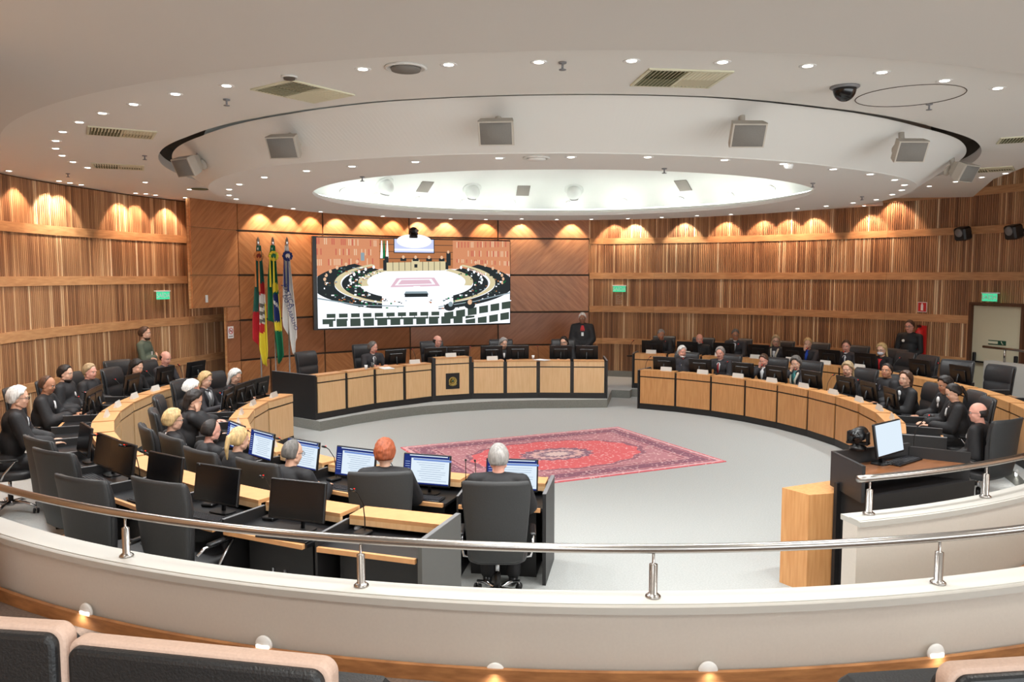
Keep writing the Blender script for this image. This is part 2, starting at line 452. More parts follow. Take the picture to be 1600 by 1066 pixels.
# outer wall behind the slats closes the room
wr=MB(); 
for p,q in (((-12.8,9.5),(12.8,9.5)),):
    wr.box(((p[0]+q[0])/2,(p[1]+q[1])/2,2.6),(abs(p[0]-q[0])+.2,abs(p[1]-q[1])+.2,5.4),'parapet_paint')
struct('wall_outer',wr,fix=False)
# door
dA=pol(RW(DOOR_A0)-.05,DOOR_A0); dB=pol(RW(DOOR_A1)-.05,DOOR_A1)
dt=(Vector((dB.x,dB.y,0))-Vector((dA.x,dA.y,0))); dl=dt.length; dt.normalize(); dn=Vector((-dt.y,dt.x,0))
MD=Matrix(((dt.x,dn.x,0,dA.x),(dt.y,dn.y,0,dA.y),(0,0,1,PZ),(0,0,0,1)))
if (MD@Vector((0,1,0))-Vector((dA.x,dA.y,PZ))).dot(Vector((-dA.x,-dA.y,0)))<0:
    dn=-dn; MD=Matrix(((dt.x,dn.x,0,dA.x),(dt.y,dn.y,0,dA.y),(0,0,1,PZ),(0,0,0,1)))
door=MB(); door.box((dl/2,-.02,1.04),(dl-.1,.05,2.08),'door_paint',MD); do=struct('door_1',door)
fr=MB()
for x in (.02,dl-.02): fr.box((x,.0,1.06),(.05,.16,2.14),'backing',MD)
fr.box((dl/2,0,2.12),(dl,.16,.05),'backing',MD); fr.obj('door_frame',do)
pb=MB(); pb.box((dl/2,.06,.98),(dl-.22,.035,.03),'plastic_black',MD)
for x in (.13,dl-.13): pb.box((x,.04,1.06),(.06,.05,.2),'plastic_black',MD,bev=.01)
pb.obj('panic_bar',do)
sg=MB(); sg.box((dl*.5-.02,.012,1.38),(.36,.01,.085),'sign_green',MD); so=sg.obj('door_sign',do)
sg=MB(); sg.box((dl*.5-.06+.12,.019,1.38),(.2,.003,.05),'louvre',MD)
sg.tube([MD@Vector((dl*.5+.13-.3+.02,.02,1.35)),MD@Vector((dl*.5+.13-.27+.02,.02,1.38)),MD@Vector((dl*.5-.11,.02,1.41))],.008,'louvre'); sg.obj('sign_marks',so)
# ------------------------------------------------------------------ gallery parapets and rails
def RPAR(a): return 8.08
mb=MB()
def parapet(name,Ri,Ro,a0,a1,ztop,zb,lip=.0):
    o=MB()
    solid_sector(o,arcpts(Ri+.03,a0,a1,1.5),arcpts(Ro-.03,a0,a1,1.5),zb,ztop-.04,'parapet_paint')
    r=struct(name,o)
    c=MB(); solid_sector(c,arcpts(Ri,a0,a1,1.5),arcpts(Ro,a0,a1,1.5),ztop-.04,ztop,'parapet_cap'); 
    solid_sector(c,arcpts(Ri+.10,a0,a1,1.5),arcpts(Ri+.20,a0,a1,1.5),ztop,ztop+.006,'parapet_cap'); c.obj('cap',r)
    return r
PA0,PA1=197,282.0
parapet('wall_parapet',8.10,8.34,PA0,PA1,1.04,0)
parapet('wall_parapet_inner',6.84,7.06,260.2,289,1.04,0)
# gallery floor behind the parapet
GF=.60
g=MB(); solid_sector(g,arcpts(8.34,PA0,PA1,2),arcpts(12.5,PA0,PA1,2),0.0,GF-.001,'carpet_gallery')
solid_sector(g,arcpts(9.6,PA0,PA1,2),arcpts(12.4,PA0,PA1,2),GF-.001,GF+.3,'carpet_gallery')
solid_sector(g,arcpts(10.45,PA0,PA1,2),arcpts(12.4,PA0,PA1,2),GF+.3,1.22,'carpet_gallery')
struct('floor_gallery',g,fix=False)
# ramp between the two parapets on the right
g=MB(); 
ri=arcpts(7.06,261,300,2); ro=arcpts(8.10,261,300,2); n=len(ri)
for i in range(n-1):
    z0=.2+.45*i/n; z1=.2+.45*(i+1)/n
    vs=[(*ri[i],0),(*ro[i],0),(*ro[i+1],0),(*ri[i+1],0),(*ri[i],z0),(*ro[i],z0),(*ro[i+1],z1),(*ri[i+1],z1)]
    g.add(vs,[(0,3,2,1),(4,5,6,7),(0,4,7,3),(1,2,6,5),(0,1,5,4),(2,3,7,6)],'carpet_gallery')
struct('floor_ramp',g,fix=False)
g=MB(); rk=arcpts(7.10,263,300,2); n=len(rk); r2=arcpts(7.06,263,300,2)
for i in range(n-1):
    z0=.22+.45*i/n; z1=.22+.45*(i+1)/n
    vs=[(*r2[i],z0-.04),(*rk[i],z0-.04),(*rk[i+1],z1-.04),(*r2[i+1],z1-.04),(*r2[i],z0+.10),(*rk[i],z0+.10),(*rk[i+1],z1+.10),(*r2[i+1],z1+.10)]
    g.add(vs,[(0,3,2,1),(4,5,6,7),(0,4,7,3),(1,2,6,5),(0,1,5,4),(2,3,7,6)],'trim_wood')
struct('baseboard_ramp',g,fix=False)
g=MB(); solid_sector(g,arcpts(8.345,PA0,PA1,1.5),arcpts(8.375,PA0,PA1,1.5),GF,GF+.085,'trim_wood'); struct('baseboard_gallery',g,fix=False)
# rails
def rail(label,R,a0,a1,z,posts,name='handrail'):
    t=thing(name,label,'handrail',pol(R,(a0+a1)/2,0))
    o=MB(); o.tube([Vector((*p,z)) for p in arcpts(R,a0,a1,1.2)],.027,'steel',12); b=o.obj('rail_tube',t); b.matrix_parent_inverse=t.matrix_world.inverted()
    for a in posts:
        p=pol(R,a,0); o=MB(); zb=1.046
        o.lathe([(.045,0),(.045,.008),(.03,.02),(.024,.022),(.024,.19),(.010,.195),(.008,.2),(.008,z-zb-.01)],'steel',14,(p.x,p.y,zb))
        q=o.obj('post',t)
    for c in t.children:
        c.matrix_parent_inverse=Matrix.Translation(-Vector(t.location))
    return t
def angof(v): return math.degrees(math.atan2(v.y,v.x))%360
P1A=[angof(at(x,y,1.04)) for x,y in ((205,868),(565,917),(1020,934),(1461,911))]
rail('long brushed steel handrail on short posts curving along the near cream parapet',8.2,PA0,PA1,1.325,[205.5]+P1A+[angof(pol(1,P1A[-1]+12))])
P2A=[angof(at(x,y,1.04)) for x,y in ((1361,806),(1556,782))]
rail('shorter steel handrail on the inner parapet beside the lectern',6.92,P2A[0]-.9,288.5,1.325,P2A+[288])
# white end parapet with rail in front of the emergency door
e0=at_radius(1544,563,8.75,True); e1=at_radius(1640,576,8.75,True)
o=MB(); p=Vector((e0.x,e0.y,0)); q=Vector((e1.x,e1.y,0)); t=(q-p).normalized(); n=Vector((-t.y,t.x,0))*.1
o.prism([((p-n).x,(p-n).y),((q-n).x,(q-n).y),((q+n).x,(q+n).y),((p+n).x,(p+n).y)],PZ,e0.z,'parapet_cap'); struct('wall_parapet_end',o)
t2=thing('handrail','short steel rail on the white parapet end before the emergency door','handrail',(p.x,p.y,e0.z))
o=MB(); zr=e0.z+.25; ps=p.lerp(q,-.1); o.tube([Vector((ps.x,ps.y,zr)),Vector((q.x,q.y,zr))],.025,'steel',10); b=o.obj('rail_tube',t2)
o=MB(); pp=p.lerp(q,.28); o.tube([Vector((pp.x,pp.y,e0.z)),Vector((pp.x,pp.y,zr))],.02,'steel',10); c=o.obj('post',t2)
for c in t2.children: c.matrix_parent_inverse=Matrix.Translation(-Vector(t2.location))
# step lights
def step_light(x,y,R,zc,label,grp='round step lights',far=False):
    v=at_radius(x,y,R,far); a=math.atan2(v.y,v.x); s=1 if not far else -1
    nrm=Vector((math.cos(a),math.sin(a),0))*s
    M=Matrix.Translation(Vector((v.x,v.y,v.z))+nrm*.0)@nrm.to_track_quat('Z','Y').to_matrix().to_4x4()
    t=thing('step_light',label,'step light',v,0,grp)
    o=MB(); o.lathe([(.055,0),(.055,.008),(.05,.016),(0.001,.02)],'plastic_white',20); a1=o.obj('bezel',t); a1.matrix_world=M; 
    o=MB(); pts=[(.043*math.cos(math.pi+math.pi*k/10),.043*math.sin(math.pi+math.pi*k/10)) for k in range(11)]
    o.prism(pts,.0175,.0225,'steplight_glow'); g_=o.obj('light_slot',t)
    # orient so the slot is the lower half
    up=Vector((0,0,1)); xax=up.cross(nrm).normalized(); M2=Matrix((( xax.x,up.x,nrm.x,v.x),(xax.y,up.y,nrm.y,v.y),(xax.z,up.z,nrm.z,v.z),(0,0,0,1)))
    inv=Matrix.Translation(-v)
    for c in (a1,g_): c.matrix_basis=Matrix(); c.parent=t; c.matrix_local=inv@M2
    l=bpy.data.lights.new('step_lamp','SPOT'); l.energy=.7; l.spot_size=R_(120); l.shadow_soft_size=.03; l.color=(1,.97,.92)
    lo=bpy.data.objects.new('step_lamp',l); COL.objects.link(lo); lo.location=v+nrm*.06-Vector((0,0,.02)); lo.rotation_euler=(0,0,0); lo.parent=None
    lo.location=v+nrm*.06
for i,(x,y) in enumerate([(136,955),(413,1007),(774,1050),(1106,1048),(1461,1020)]):
    step_light(x,y,8.342,.68,f'round white half-moon step light low on the parapet, {ordw(i)} from the left')
step_light(1590,740,ROUT(-39)-.182,.1,'small step light in the grey riser behind the lectern on the right','riser light',True)
# ------------------------------------------------------------------ desks
def world_kids(t):
    for c in t.children: c.matrix_parent_inverse=Matrix.Translation(-Vector(t.location))
def desk_unit(label,A,B,z0,zt,oak,group,dep=.66,panels=1,div=(True,False),end=None,post=.028,center=False,name='desk_unit',ped=False,lip=True,endmat='black_laminate',nodiv=False):
    A=Vector((A.x,A.y,0)); B=Vector((B.x,B.y,0)); L=(B-A).length; t=(B-A)/L; n=Vector((t.y,-t.x,0)); mid=(A+B)/2
    if n.dot(mid)<0: n=-n
    th=thing(name,label,'desk',(mid.x,mid.y,z0),0,group)
    def q(x0,x1,r0,r1): return [(( A+t*x+n*r).x,(A+t*x+n*r).y) for x,r in ((x0,r0),(x1,r0),(x1,r1),(x0,r1))]
    o=MB(); o.prism(q(0,L,.012,.05),z0+.10,z0+zt-.03,'black_laminate'); o.prism(q(0,L,.0,.07),z0+.001,z0+.115,'black_laminate'); 
    if center:
        o.prism(q(0,L,.0,.3),z0+.1,z0+zt-.01,'black_laminate')
    o.obj('carcass',th)
    g=post; wl=(L-2*g-(panels-1)*2*g)/panels
    for k in range(panels):
        x0=g+k*(wl+2*g); x1=x0+wl
        o=MB(); o.prism(q(x0,x1,-.012,.03),z0+.125,z0+zt-.155,oak); fp=o.obj('front_panel',th)
        o=MB(); o.prism(q(x0,x1,-.016,.03),z0+zt-.13,z0+zt-.012,oak); 
        o.prism(q(x0,x1,-.018,.235),z0+zt-.03,z0+zt,'oak_edge' if oak=='oak' else oak); 
        o.prism(q(x0,x1,.205,.235),z0+zt-.075,z0+zt-.03,oak); o.obj('ledge',th)
        if center:
            M=Matrix.Translation(Vector(((A+t*(x0+x1)/2-n*.013).x,(A+t*(x0+x1)/2-n*.013).y,z0+.42)))@Matrix(((t.x,0,-n.x,0),(t.y,0,-n.y,0),(0,1,0,0),(0,0,0,1)))
            center(fp,M)
    if dep>.3:
        o=MB(); o.prism(q(0,L,.05,dep),z0+.69,z0+.715,'black_top'); o.obj('worktop',th)
    if lip and dep>.3:
        o=MB(); o.prism(q(.02,L-.02,dep,dep+.03),z0+.685,z0+.72,'oak_edge'); o.obj('worktop_edge',th)
    if not nodiv:
      for side,x in ((0,0),(1,L)):
        if div[side]:
            o=MB(); e=dep+.02; h0=zt-.035; h1=.80
            pr=[(.05,0),(e,0),(e,h1),(.235,h0),(.05,h0)]
            x0,x1=(x+.001,x+.02) if side==0 else (x-.02,x-.001)
            vs=[((A+t*xx+n*r).x,(A+t*xx+n*r).y,z0+.001+z) for xx in (x0,x1) for r,z in pr]
            k=5; o.add(vs,[tuple(range(k)),tuple(range(k,2*k))[::-1]]+[(i,(i+1)%k,k+(i+1)%k,k+i) for i in range(k)],'black_laminate')
            vs=[((A+t*xx+n*r).x,(A+t*xx+n*r).y,z0+z) for xx in (x0-.001,x1+.001) for r,z in ((.235,h0+.001),(e,h1+.001),(e,h1+.006),(.235,h0+.006))]
            o.add(vs,[(0,1,2,3),(7,6,5,4),(0,4,5,1),(1,5,6,2),(2,6,7,3),(3,7,4,0)],'plastic_grey'); o.obj('divider',th)
    if end:
        side,dd,hh,em=end; x=0 if side==0 else L
        x0,x1=(x-.035,x-.002) if side==0 else (x+.002,x+.035)
        o=MB(); o.prism(q(x0,x1,-.015,dd),z0+.001,z0+hh,em); o.prism(q(x0-.001,x1+.001,.0,dd),z0+hh,z0+hh+.006,'plastic_grey'); o.obj('end_panel',th)
    if ped:
        o=MB(); o.prism(q(L*.12,L*.9,.12,.5),z0+.002,z0+.685,'black_laminate'); c=o.obj('pedestal',th)
        o=MB(); o.prism(q(L*.42,L*.44,.5,.515),z0+.3,z0+.42,'chrome'); o.prism(q(L*.56,L*.58,.5,.515),z0+.3,z0+.42,'plastic_grey'); hd=o.obj('handle',c)
    for c in th.children: c.matrix_parent_inverse=Matrix.Translation(-Vector(th.location))
    return th
def RIN(a):
    a=a%360
    if a>300: a-=360
    return interp([(-60,4.76),(0,4.74),(41,4.86),(143,4.56),(152,4.66),(175,4.70),(241,4.74)],a)
for i in range(10):
    a0=40.6-9.6*i; a1=a0-9.6
    desk_unit(f'oak-fronted curved desk section, {ordw(i)} from the presiding table in the right inner ring',pol(RIN(a0),a0),pol(RIN(a1),a1),0,.84,'oak_warm','right inner ring desks',end=(0,.69,.83,'black_laminate') if i==0 else ((1,.69,.83,'black_laminate') if i==9 else None))
for i in range(10):
    a0=143+9.8*i; a1=a0+9.8
    desk_unit(f'oak-fronted curved desk section, {ordw(i)} from the flags in the left inner ring',pol(RIN(a0),a0),pol(RIN(a1),a1),0,.84,'oak','left inner ring desks',end=(1,.69,.86,'black_laminate') if i==9 else None,ped=i>6)
for i in range(15):
    a0=46-6.7*i; a1=a0-6.7
    desk_unit(f'raised oak desk section, {ordw(i)} from the presiding table in the right outer ring',pol(ROUT(a0),a0),pol(ROUT(a1),a1),PZ,.83,'oak_warm','right outer ring desks',end=(0,.69,.82,'black_laminate') if i==0 else None)
for i in range(13):
    a0=143+7.08*i; a1=a0+7.08
    desk_unit(f'raised oak desk section, {ordw(i)} from the flags in the left outer ring',pol(ROUT(a0),a0),pol(ROUT(a1),a1),PZ,.83,'oak','left outer ring desks',end=(1,.69,.85,'grey_laminate') if i==12 else None,ped=i>8)
def emblem(fp,M):
    inv=Matrix.Identity(4)
    o=MB(); o.box((0,0,0),(.31,.34,.012),'plastic_black',M); p=o.obj('emblem_plate',fp)
    o=MB()
    o.lathe([(.062,.008),(.068,.014),(.085,.014),(.09,.008)],'gold',28,M=M)
    for k in range(22):
        a=2*math.pi*k/22; o.ball((.083*math.cos(a),.083*math.sin(a),.012),(.014,.010,.006),'gold',6,M@Matrix.Identity(4),4)
    star=[]
    for k in range(10):
        r=.056 if k%2==0 else .024; a=math.pi/2+math.pi*k/5; star.append((r*math.cos(a),r*math.sin(a)))
    o.prism(star,.007,.016,'gold',M)
    o.lathe([(.001,.018),(.024,.018),(.026,.01)],'sign_green',16,M=M)
    o.tube([(-.09,-.055,.012),(-.06,-.088,.014),(0,-.1,.014),(.06,-.088,.014),(.09,-.055,.012)],.009,'gold',6,M=M)
    o.box((0,.0,.012),(.012,.16,.006),'gold',M)
    o.obj('emblem',p)
PRR=[4.86,4.74,4.87,4.87,4.77,4.82]; PLAB=['right end of the presiding table, in front of the dark-haired woman','presiding table right of the crested centre, before the grey-haired woman','tall centre section of the presiding table bearing the round gold coat of arms','presiding table left of the crested centre','left end of the presiding table beside the flags']
for i in range(5):
    a0,a1=PCORN[i],PCORN[i+1]; A=pol(PRR[i],a0); B=pol(PRR[i+1],a1)
    c=i==2
    desk_unit(PLAB[i] if c else 'pale oak double section, '+PLAB[i],A,B,PZ,.93 if c else .83,'oak','presiding table sections',dep=.8,panels=1 if c else 2,post=.075 if c else .04,center=emblem if c else None,
      nodiv=True,end=(0,1.0,.83,'black_laminate') if i==0 else ((1,1.25,.83,'black_laminate') if i==4 else None),lip=False,name='presiding_desk')
# ------------------------------------------------------------------ chairs
def cush(mb,w,secs,m,M=None,n=20):
    """secs: list of (z, ycentre, halfwidth, halfthick, curve)"""
    L=[]
    for z,yc,hw,ht,cv in secs:
        ring=[]
        for k in range(n):
            a=2*math.pi*k/n; cx,cy=math.cos(a),math.sin(a)
            x=hw*math.copysign(abs(cx)**.45,cx); y=ht*math.copysign(abs(cy)**.6,cy)
            ring.append((x,yc+y+cv*(x/.28)**2,z))
        L.append(ring)
    mb.loft(L,m,True,True,True,M)
def make_chair(label='x'):
    t=thing('office_chair',label,'chair')
    o=MB(); S=[]
    # seat: rounded slab lofted front to back (use box-like loft along z)
    cush(o,.5,[(.40,.02,.23,.21,0),(.415,.02,.255,.235,0),(.46,.02,.265,.245,0),(.49,.02,.255,.235,0),(.505,.02,.2,.18,0)],'leather',n=24); o.obj('seat',t)
    o=MB()
    cush(o,.5,[(.47,-.235,.215,.02,.03),(.50,-.245,.23,.045,.03),(.62,-.262,.245,.05,.035),(.76,-.275,.262,.048,.04),(.845,-.285,.268,.045,.045),(.872,-.288,.268,.024,.045),(.89,-.292,.27,.03,.045),(.93,-.298,.272,.046,.05),(1.05,-.318,.275,.046,.05),(1.13,-.338,.272,.034,.05),(1.155,-.343,.262,.012,.05)],'leather',n=24); b=o.obj('backrest',t)
    o=MB(); cush(o,.5,[(.44,-.25,.16,.012,.03),(.47,-.275,.225,.02,.03),(.62,-.305,.25,.022,.035),(.80,-.322,.268,.022,.042),(1.0,-.348,.282,.022,.05),(1.13,-.37,.284,.022,.05),(1.165,-.375,.272,.02,.05)],'leather_shell',n=24); o.obj('back_shell',b)
    for s in (-1,1):
        o=MB(); o.tube([(s*.2,-.05,.42),(s*.29,-.05,.43),(s*.31,-.02,.5),(s*.31,.10,.635),(s*.31,.12,.64),(s*.31,-.18,.64),(s*.3,-.245,.6)],.013,'chrome',8); a=o.obj('armrest',t)
        o=MB(); o.box((s*.31,-.02,.655),(.05,.27,.025),'plastic_black',bev=.01); o.obj('arm_pad',a)
    o=MB(); o.tube([(0,0,.1),(0,0,.26)],.028,'plastic_black',12); o.tube([(0,0,.24),(0,0,.4)],.018,'chrome',12); o.box((0,0,.395),(.18,.2,.03),'plastic_black'); o.obj('gas_column',t)
    o=MB()
    o.lathe([(.04,.08),(.045,.13),(.03,.135)],'chrome',14)
    for k in range(5):
        a=R_(90+72*k+36); d=Vector((math.cos(a),math.sin(a),0)); o.tube([Vector((0,0,.115))+d*.03,Vector((0,0,.118))+d*.18,Vector((0,0,.085))+d*.32],[.024,.018,.013],'chrome',8)
    b=o.obj('star_base',t)
    cm=None
    for k in range(5):
        a=R_(90+72*k+36); d=Vector((math.cos(a),math.sin(a),0)); o=MB(); M=Matrix.Translation(d*.32+Vector((0,0,.032)))@Matrix.Rotation(a+.5,4,'Z')
        for s in (-1,1): o.tube([(s*.008,0,0),(s*.028,0,0)],.03,'plastic_black',12,M=M)
        o.tube([(0,0,0),(0,0,.05)],.008,'chrome',6,M=M); o.obj('caster',b)
    return t
CHAIR=make_chair()
def put_chair(p,z0,rz,label,group='office chairs'):
    return spawn(CHAIR,label,(p[0],p[1],z0),rz,group)
# ------------------------------------------------------------------ monitors, keyboards, microphones and plates
def make_monitor(lit):
    t=thing('monitor','x','monitor')
    o=MB(); M=Matrix.Translation((0,0,.245))@Matrix.Rotation(R_(-9),4,'X')
    o.box((0,0,0),(.50,.028,.31),'plastic_black',M,bev=.006); o.box((0,.025,-.02),(.3,.03,.2),'plastic_black',M,bev=.01); h=o.obj('housing',t)
    o=MB(); y=-.0155; o.box((0,y,.004),(.475,.002,.28),'scr_white' if lit else 'screen_off',M)
    if lit:
        o.box((0,y-.0015,.128),(.475,.002,.032),'scr_navy',M); o.box((-.2,y-.0015,-.005),(.075,.002,.235),'scr_navy',M); o.box((.06,y-.002,.099),(.4,.002,.018),'scr_blue',M)
        o.box((0,y-.0015,-.130),(.475,.002,.014),'scr_navy',M); o.box((.02,y-.002,.137),(.4,.002,.009),'scr_white',M)
        for k in range(8): o.box((-.2,y-.0025,.075-.022*k),(.05,.001,.005),'scr_light',M)
        for k in range(9): o.box((.045+.01*(k%3),y-.0025,.07-.021*k),(.30-.03*(k%4),.001,.003),'scr_line',M)
    o.obj('screen',h)
    o=MB(); o.tube([(0,.04,.25),(0,.07,.12),(0,.06,.01)],.017,'plastic_black',8); o.obj('stand',t)
    o=MB(); cushp=[(.11*math.copysign(abs(math.cos(a))**.6,math.cos(a)),.05+.075*math.copysign(abs(math.sin(a))**.6,math.sin(a))) for a in [2*math.pi*k/16 for k in range(16)]]
    o.prism(cushp,.0,.012,'plastic_black'); o.obj('foot',t)
    return t
for n_,c_,e_ in (('scr_white',(226,240,252),.52),('scr_navy',(38,52,120),.5),('scr_blue',(120,150,215),.5),('scr_light',(170,190,235),.5),('scr_line',(140,160,190),.45)): lamp_mat(n_,c_,e_)
MON_ON=make_monitor(True); MON_OFF=make_monitor(False)
def make_keyboard():
    t=thing('keyboard','x','keyboard')
    o=MB(); o.box((0,0,.009),(.45,.16,.014),'plastic_black',bev=.004); o.obj('case',t)
    o=MB()
    for r in range(5):
        for c in range(18):
            if r==4 and 3<c<9: continue
            o.box((-.205+c*.024,.055-r*.026,.0185),(.019,.02,.007),'plastic_key')
    o.box((-.05,-.049,.0185),(.115,.02,.007),'plastic_key'); o.obj('keys',t)
    return t
KEYB=make_keyboard()
def make_mic():
    t=thing('microphone','x','microphone')
    o=MB(); o.box((0,0,.015),(.11,.13,.03),'plastic_black',bev=.008); o.obj('base',t)
    o=MB(); o.tube([(0,.03,.03),(0,.03,.12),(0,.01,.24),(0,-.06,.34),(0,-.10,.37)],.0045,'plastic_black',6); g=o.obj('gooseneck',t)
    o=MB(); o.tube([(0,-.10,.37),(0,-.145,.385)],.011,'plastic_black',8); o.obj('capsule',g)
    o=MB(); o.ball((0,-.098,.381),(.005,.006,.004),'led_red',8,rings=6); o.obj('light_ring',g)
    return t
MIC=make_mic()
def make_plate():
    o=MB(); o.prism([(-.12,-.03),(.12,-.03),(.12,.03),(-.12,.03)],0,.002,'plate')
    vs=[(-.12,.028,0),(.12,.028,0),(.12,0,.085),(-.12,0,.085),(-.12,-.028,0),(.12,-.028,0)]
    o.add(vs,[(0,1,2,3),(3,2,5,4),(0,3,4),(1,5,2)],'plate'); m=o.obj('nameplate'); tag(m,'x','nameplate'); return m
PLATE=make_plate()
def spawn_mesh(proto,label,loc,rz,group):
    if not proto.get('_used'): o=proto; proto['_used']=1; PROTO_LIST.append(o)
    else: o=proto.copy(); COL.objects.link(o)
    o.location=loc; o.rotation_euler=(0,0,rz); o['label']=label; o['group']=group; return o
def at_ring(x,y,R,ang):
    c=[at_radius(x,y,R,f) for f in (True,False)]
    return min(c,key=lambda v:abs((math.degrees(math.atan2(v.y,v.x))-ang+180)%360-180))
def adeg(v): return math.degrees(math.atan2(v.y,v.x))
# nameplates on the ledges
def ledge_item(fn,a,Rf,z,off=.1): v=pol(Rf(a)+off,a,z); return v,R_(a+90)
for i in range(9):
    a=40.6-9.6*i-6.6; v,rz=ledge_item(0,a,RIN,.84); spawn_mesh(PLATE,f'small tent nameplate on the right inner ring ledge, {ordw(i)} from the presiding table',v,rz,'nameplates on the ledges')
for i in range(10):
    a=143+9.8*i+4.9; v,rz=ledge_item(0,a,RIN,.84)
    if i in (0,1,2,3,5,6): spawn_mesh(PLATE,f'small tent nameplate on the left inner ring ledge at the {ordw(i)} section from the flags',v,rz,'nameplates on the ledges')
for i in range(7):
    a=46-6.7*(i*1.0)-3.3; v,rz=ledge_item(0,a,ROUT,PZ+.83); spawn_mesh(PLATE,f'small tent nameplate on the right outer ring ledge, {ordw(i)} from the presiding table',v,rz,'nameplates on the ledges')
for i in range(5):
    a=143+7.08*i+3.5; v,rz=ledge_item(0,a,ROUT,PZ+.83); spawn_mesh(PLATE,f'small tent nameplate on the left outer ring ledge, {ordw(i)} from the flags',v,rz,'nameplates on the ledges')
for a,l,z in ((89.3,'crested centre section',.93),(78.5,'section right of the crest',.83),(99,'section left of the crest',.83)):
    v,rz=ledge_item(0,a,lambda q:4.84,PZ+z); spawn_mesh(PLATE,f'small tent nameplate on the presiding table, {l}',v,rz,'nameplates on the ledges')
# monitors: (x,y of the screen centre, ring radius of the monitor, approximate plan angle, desk height, lit)
mons=[]
for x,y,a in ((1038,573,40),(1094,577,32),(1161,580,20),(1213,588,10),(1268,597,-3),(1322,603,-14),(1358,612,-22),(1392,640,-34)): mons.append((x,y,5.18,a,.715,0,'right inner ring'))
for x,y,a in ((1019,544,44),(1074,546,37),(1131,547,28),(1186,550,22),(1239,555,14),(1296,561,7),(1352,569,0),(1437,585,-12),(1500,600,-20)): mons.append((x,y,ROUT(a)+.42,a,PZ+.715,0,'right outer ring'))
for x,y,a in ((618,564,105),(680,560,93),(716,559,88),(768,556,80),(809,556,75),(876,555,64),(917,554,57)): mons.append((x,y,5.3,a,PZ+.715,0,'presiding table'))
for x,y,a,l in ((408,613,147,0),(388,628,153,0),(374,640,160,0),(356,660,172,1),(368,675,180,1),(409,690,-164,1),(473,708,-152,1),(556,722,-140,1),(667,738,-130,1),(800,742,-122,1)): mons.append((x,y,5.14,a,.715,l,'left inner ring'))
for x,y,a in ((306,581,146),(258,592,151),(205,600,158),(150,628,172),(140,650,178),(132,672,-176),(165,705,-168),(192,727,-161),(258,748,-153),(340,778,-144),(465,790,-133)): mons.append((x,y,ROUT(a)+.42,a,PZ+.715,0,'left outer ring'))
cnt={}
BUSY=[]
for x,y,R,a,z,lit,ring in mons:
    v=at_ring(x,y,R,a); k=cnt.get(ring,0); cnt[ring]=k+1; av=adeg(v)
    lab=('lit' if lit else 'dark')+f' monitor, {ordw(k)} along the {ring} counting '+('from its left end' if ring=='presiding table' else 'from the far end')
    spawn(MON_ON if lit else MON_OFF,lab,(v.x,v.y,z),R_(av+90),'monitors on the desks')
    if ring=='left outer ring' or (ring=='left inner ring' and k>3) or (ring=='right inner ring' and k>5):
        s=-.24; kp=Vector((v.x,v.y,0))*(1+.23/v.length) if 0 else pol(math.hypot(v.x,v.y)+.15,av,z+.0)
        spawn(KEYB,f'black keyboard before the {ordw(k)} monitor of the {ring}',(kp.x,kp.y,z),R_(av+90),'keyboards on the desks')
    m=pol(math.hypot(v.x,v.y)-.08,av+(4.2 if ring!='presiding table' else 5.5)*(-1 if ring=='left inner ring' and k==9 else 1),z)
    if not (ring=='right inner ring' and k==7):
        spawn(MIC,f'gooseneck microphone beside the {ordw(k)} monitor of the {ring}',(m.x,m.y,z),R_(av+90+(k*37%50)-25),'gooseneck microphones')
# desk without a monitor at the near end of the outer ring: keyboard, mouse
v=at(604,822,PZ+.715); spawn(KEYB,'black keyboard on the near end desk of the left outer ring, no monitor',(v.x,v.y,PZ+.715),R_(adeg(v)+90),'keyboards on the desks')
def mouse(v,rz,label,grey=False):
    o=MB(); o.ball((0,0,.0),(.032,.055,.034),'plastic_grey' if grey else 'plastic_black',12,rings=8)
    o.v=[Vector((p.x,p.y,max(p.z,0))) for p in o.v]; m=o.obj('mouse_body'); m.name='computer_mouse'; m.location=v; m.rotation_euler=(0,0,rz); tag(m,label,'mouse'); return m
v=at(560,826,PZ+.715); mouse(v,R_(adeg(v)+90),'grey computer mouse on the near end desk of the left outer ring',True)
v=at(500,757,.715); mouse(v,R_(adeg(v)+90),'black computer mouse beside the white cup on the left inner ring')
def cup(v,label,h=.08,m='paper',r=.033):
    o=MB(); o.lathe([(r*.75,0),(r,h),(r-.004,h),(r*.7,.006)],m,14); c=o.obj('cup'); c.location=v; tag(c,label,'cup'); return c
for x,y,z,l in ((495,737,.715,'white paper cup beside the man in glasses'),(851,770,.715,'white plastic cup at the right end desk of the left inner ring'),(572,577,PZ+.83,'white cup before the man in the grey suit'),(833,561,PZ+.83,'white cup on the presiding table between the two right seats'),(1129,577,.84,'small white cup before the grey-haired man in the white shirt')):
    cup(at(x,y,z),l)
for x,y,z,l in ((582,574,PZ+.83,'clear drinking glass before the man in the grey suit'),(727,768,.715,'clear drinking glass on the desk beside the near high-backed chair'),(503,733,.715,'clear glass by the lit monitor of the man in glasses')):
    cup(at(x,y,z),l,.1,'glass_cup')
def papers(v,rz,label,tilt=0):
    o=MB(); 
    for k in range(4): o.box((.004*k,.003*k,.002+.003*k),(.21,.297,.002),'paper')
    c=o.obj('paper_stack'); c.location=v; c.rotation_euler=(0,0,rz); tag(c,label,'papers')
papers(at(847,563,PZ+.83),.4,'white papers on the presiding table before the dark-haired woman')
papers(at(604,576,PZ+.83)+Vector((0,0,0)),.1,'white papers in front of the man in the grey suit')
papers(at(413,795,.715),R_(-50),'white papers under the hand of the woman with the ponytail')
papers(at(1135,580,.72)+Vector((0,0,.12)),.4,'white papers before the grey-haired man in the white shirt')
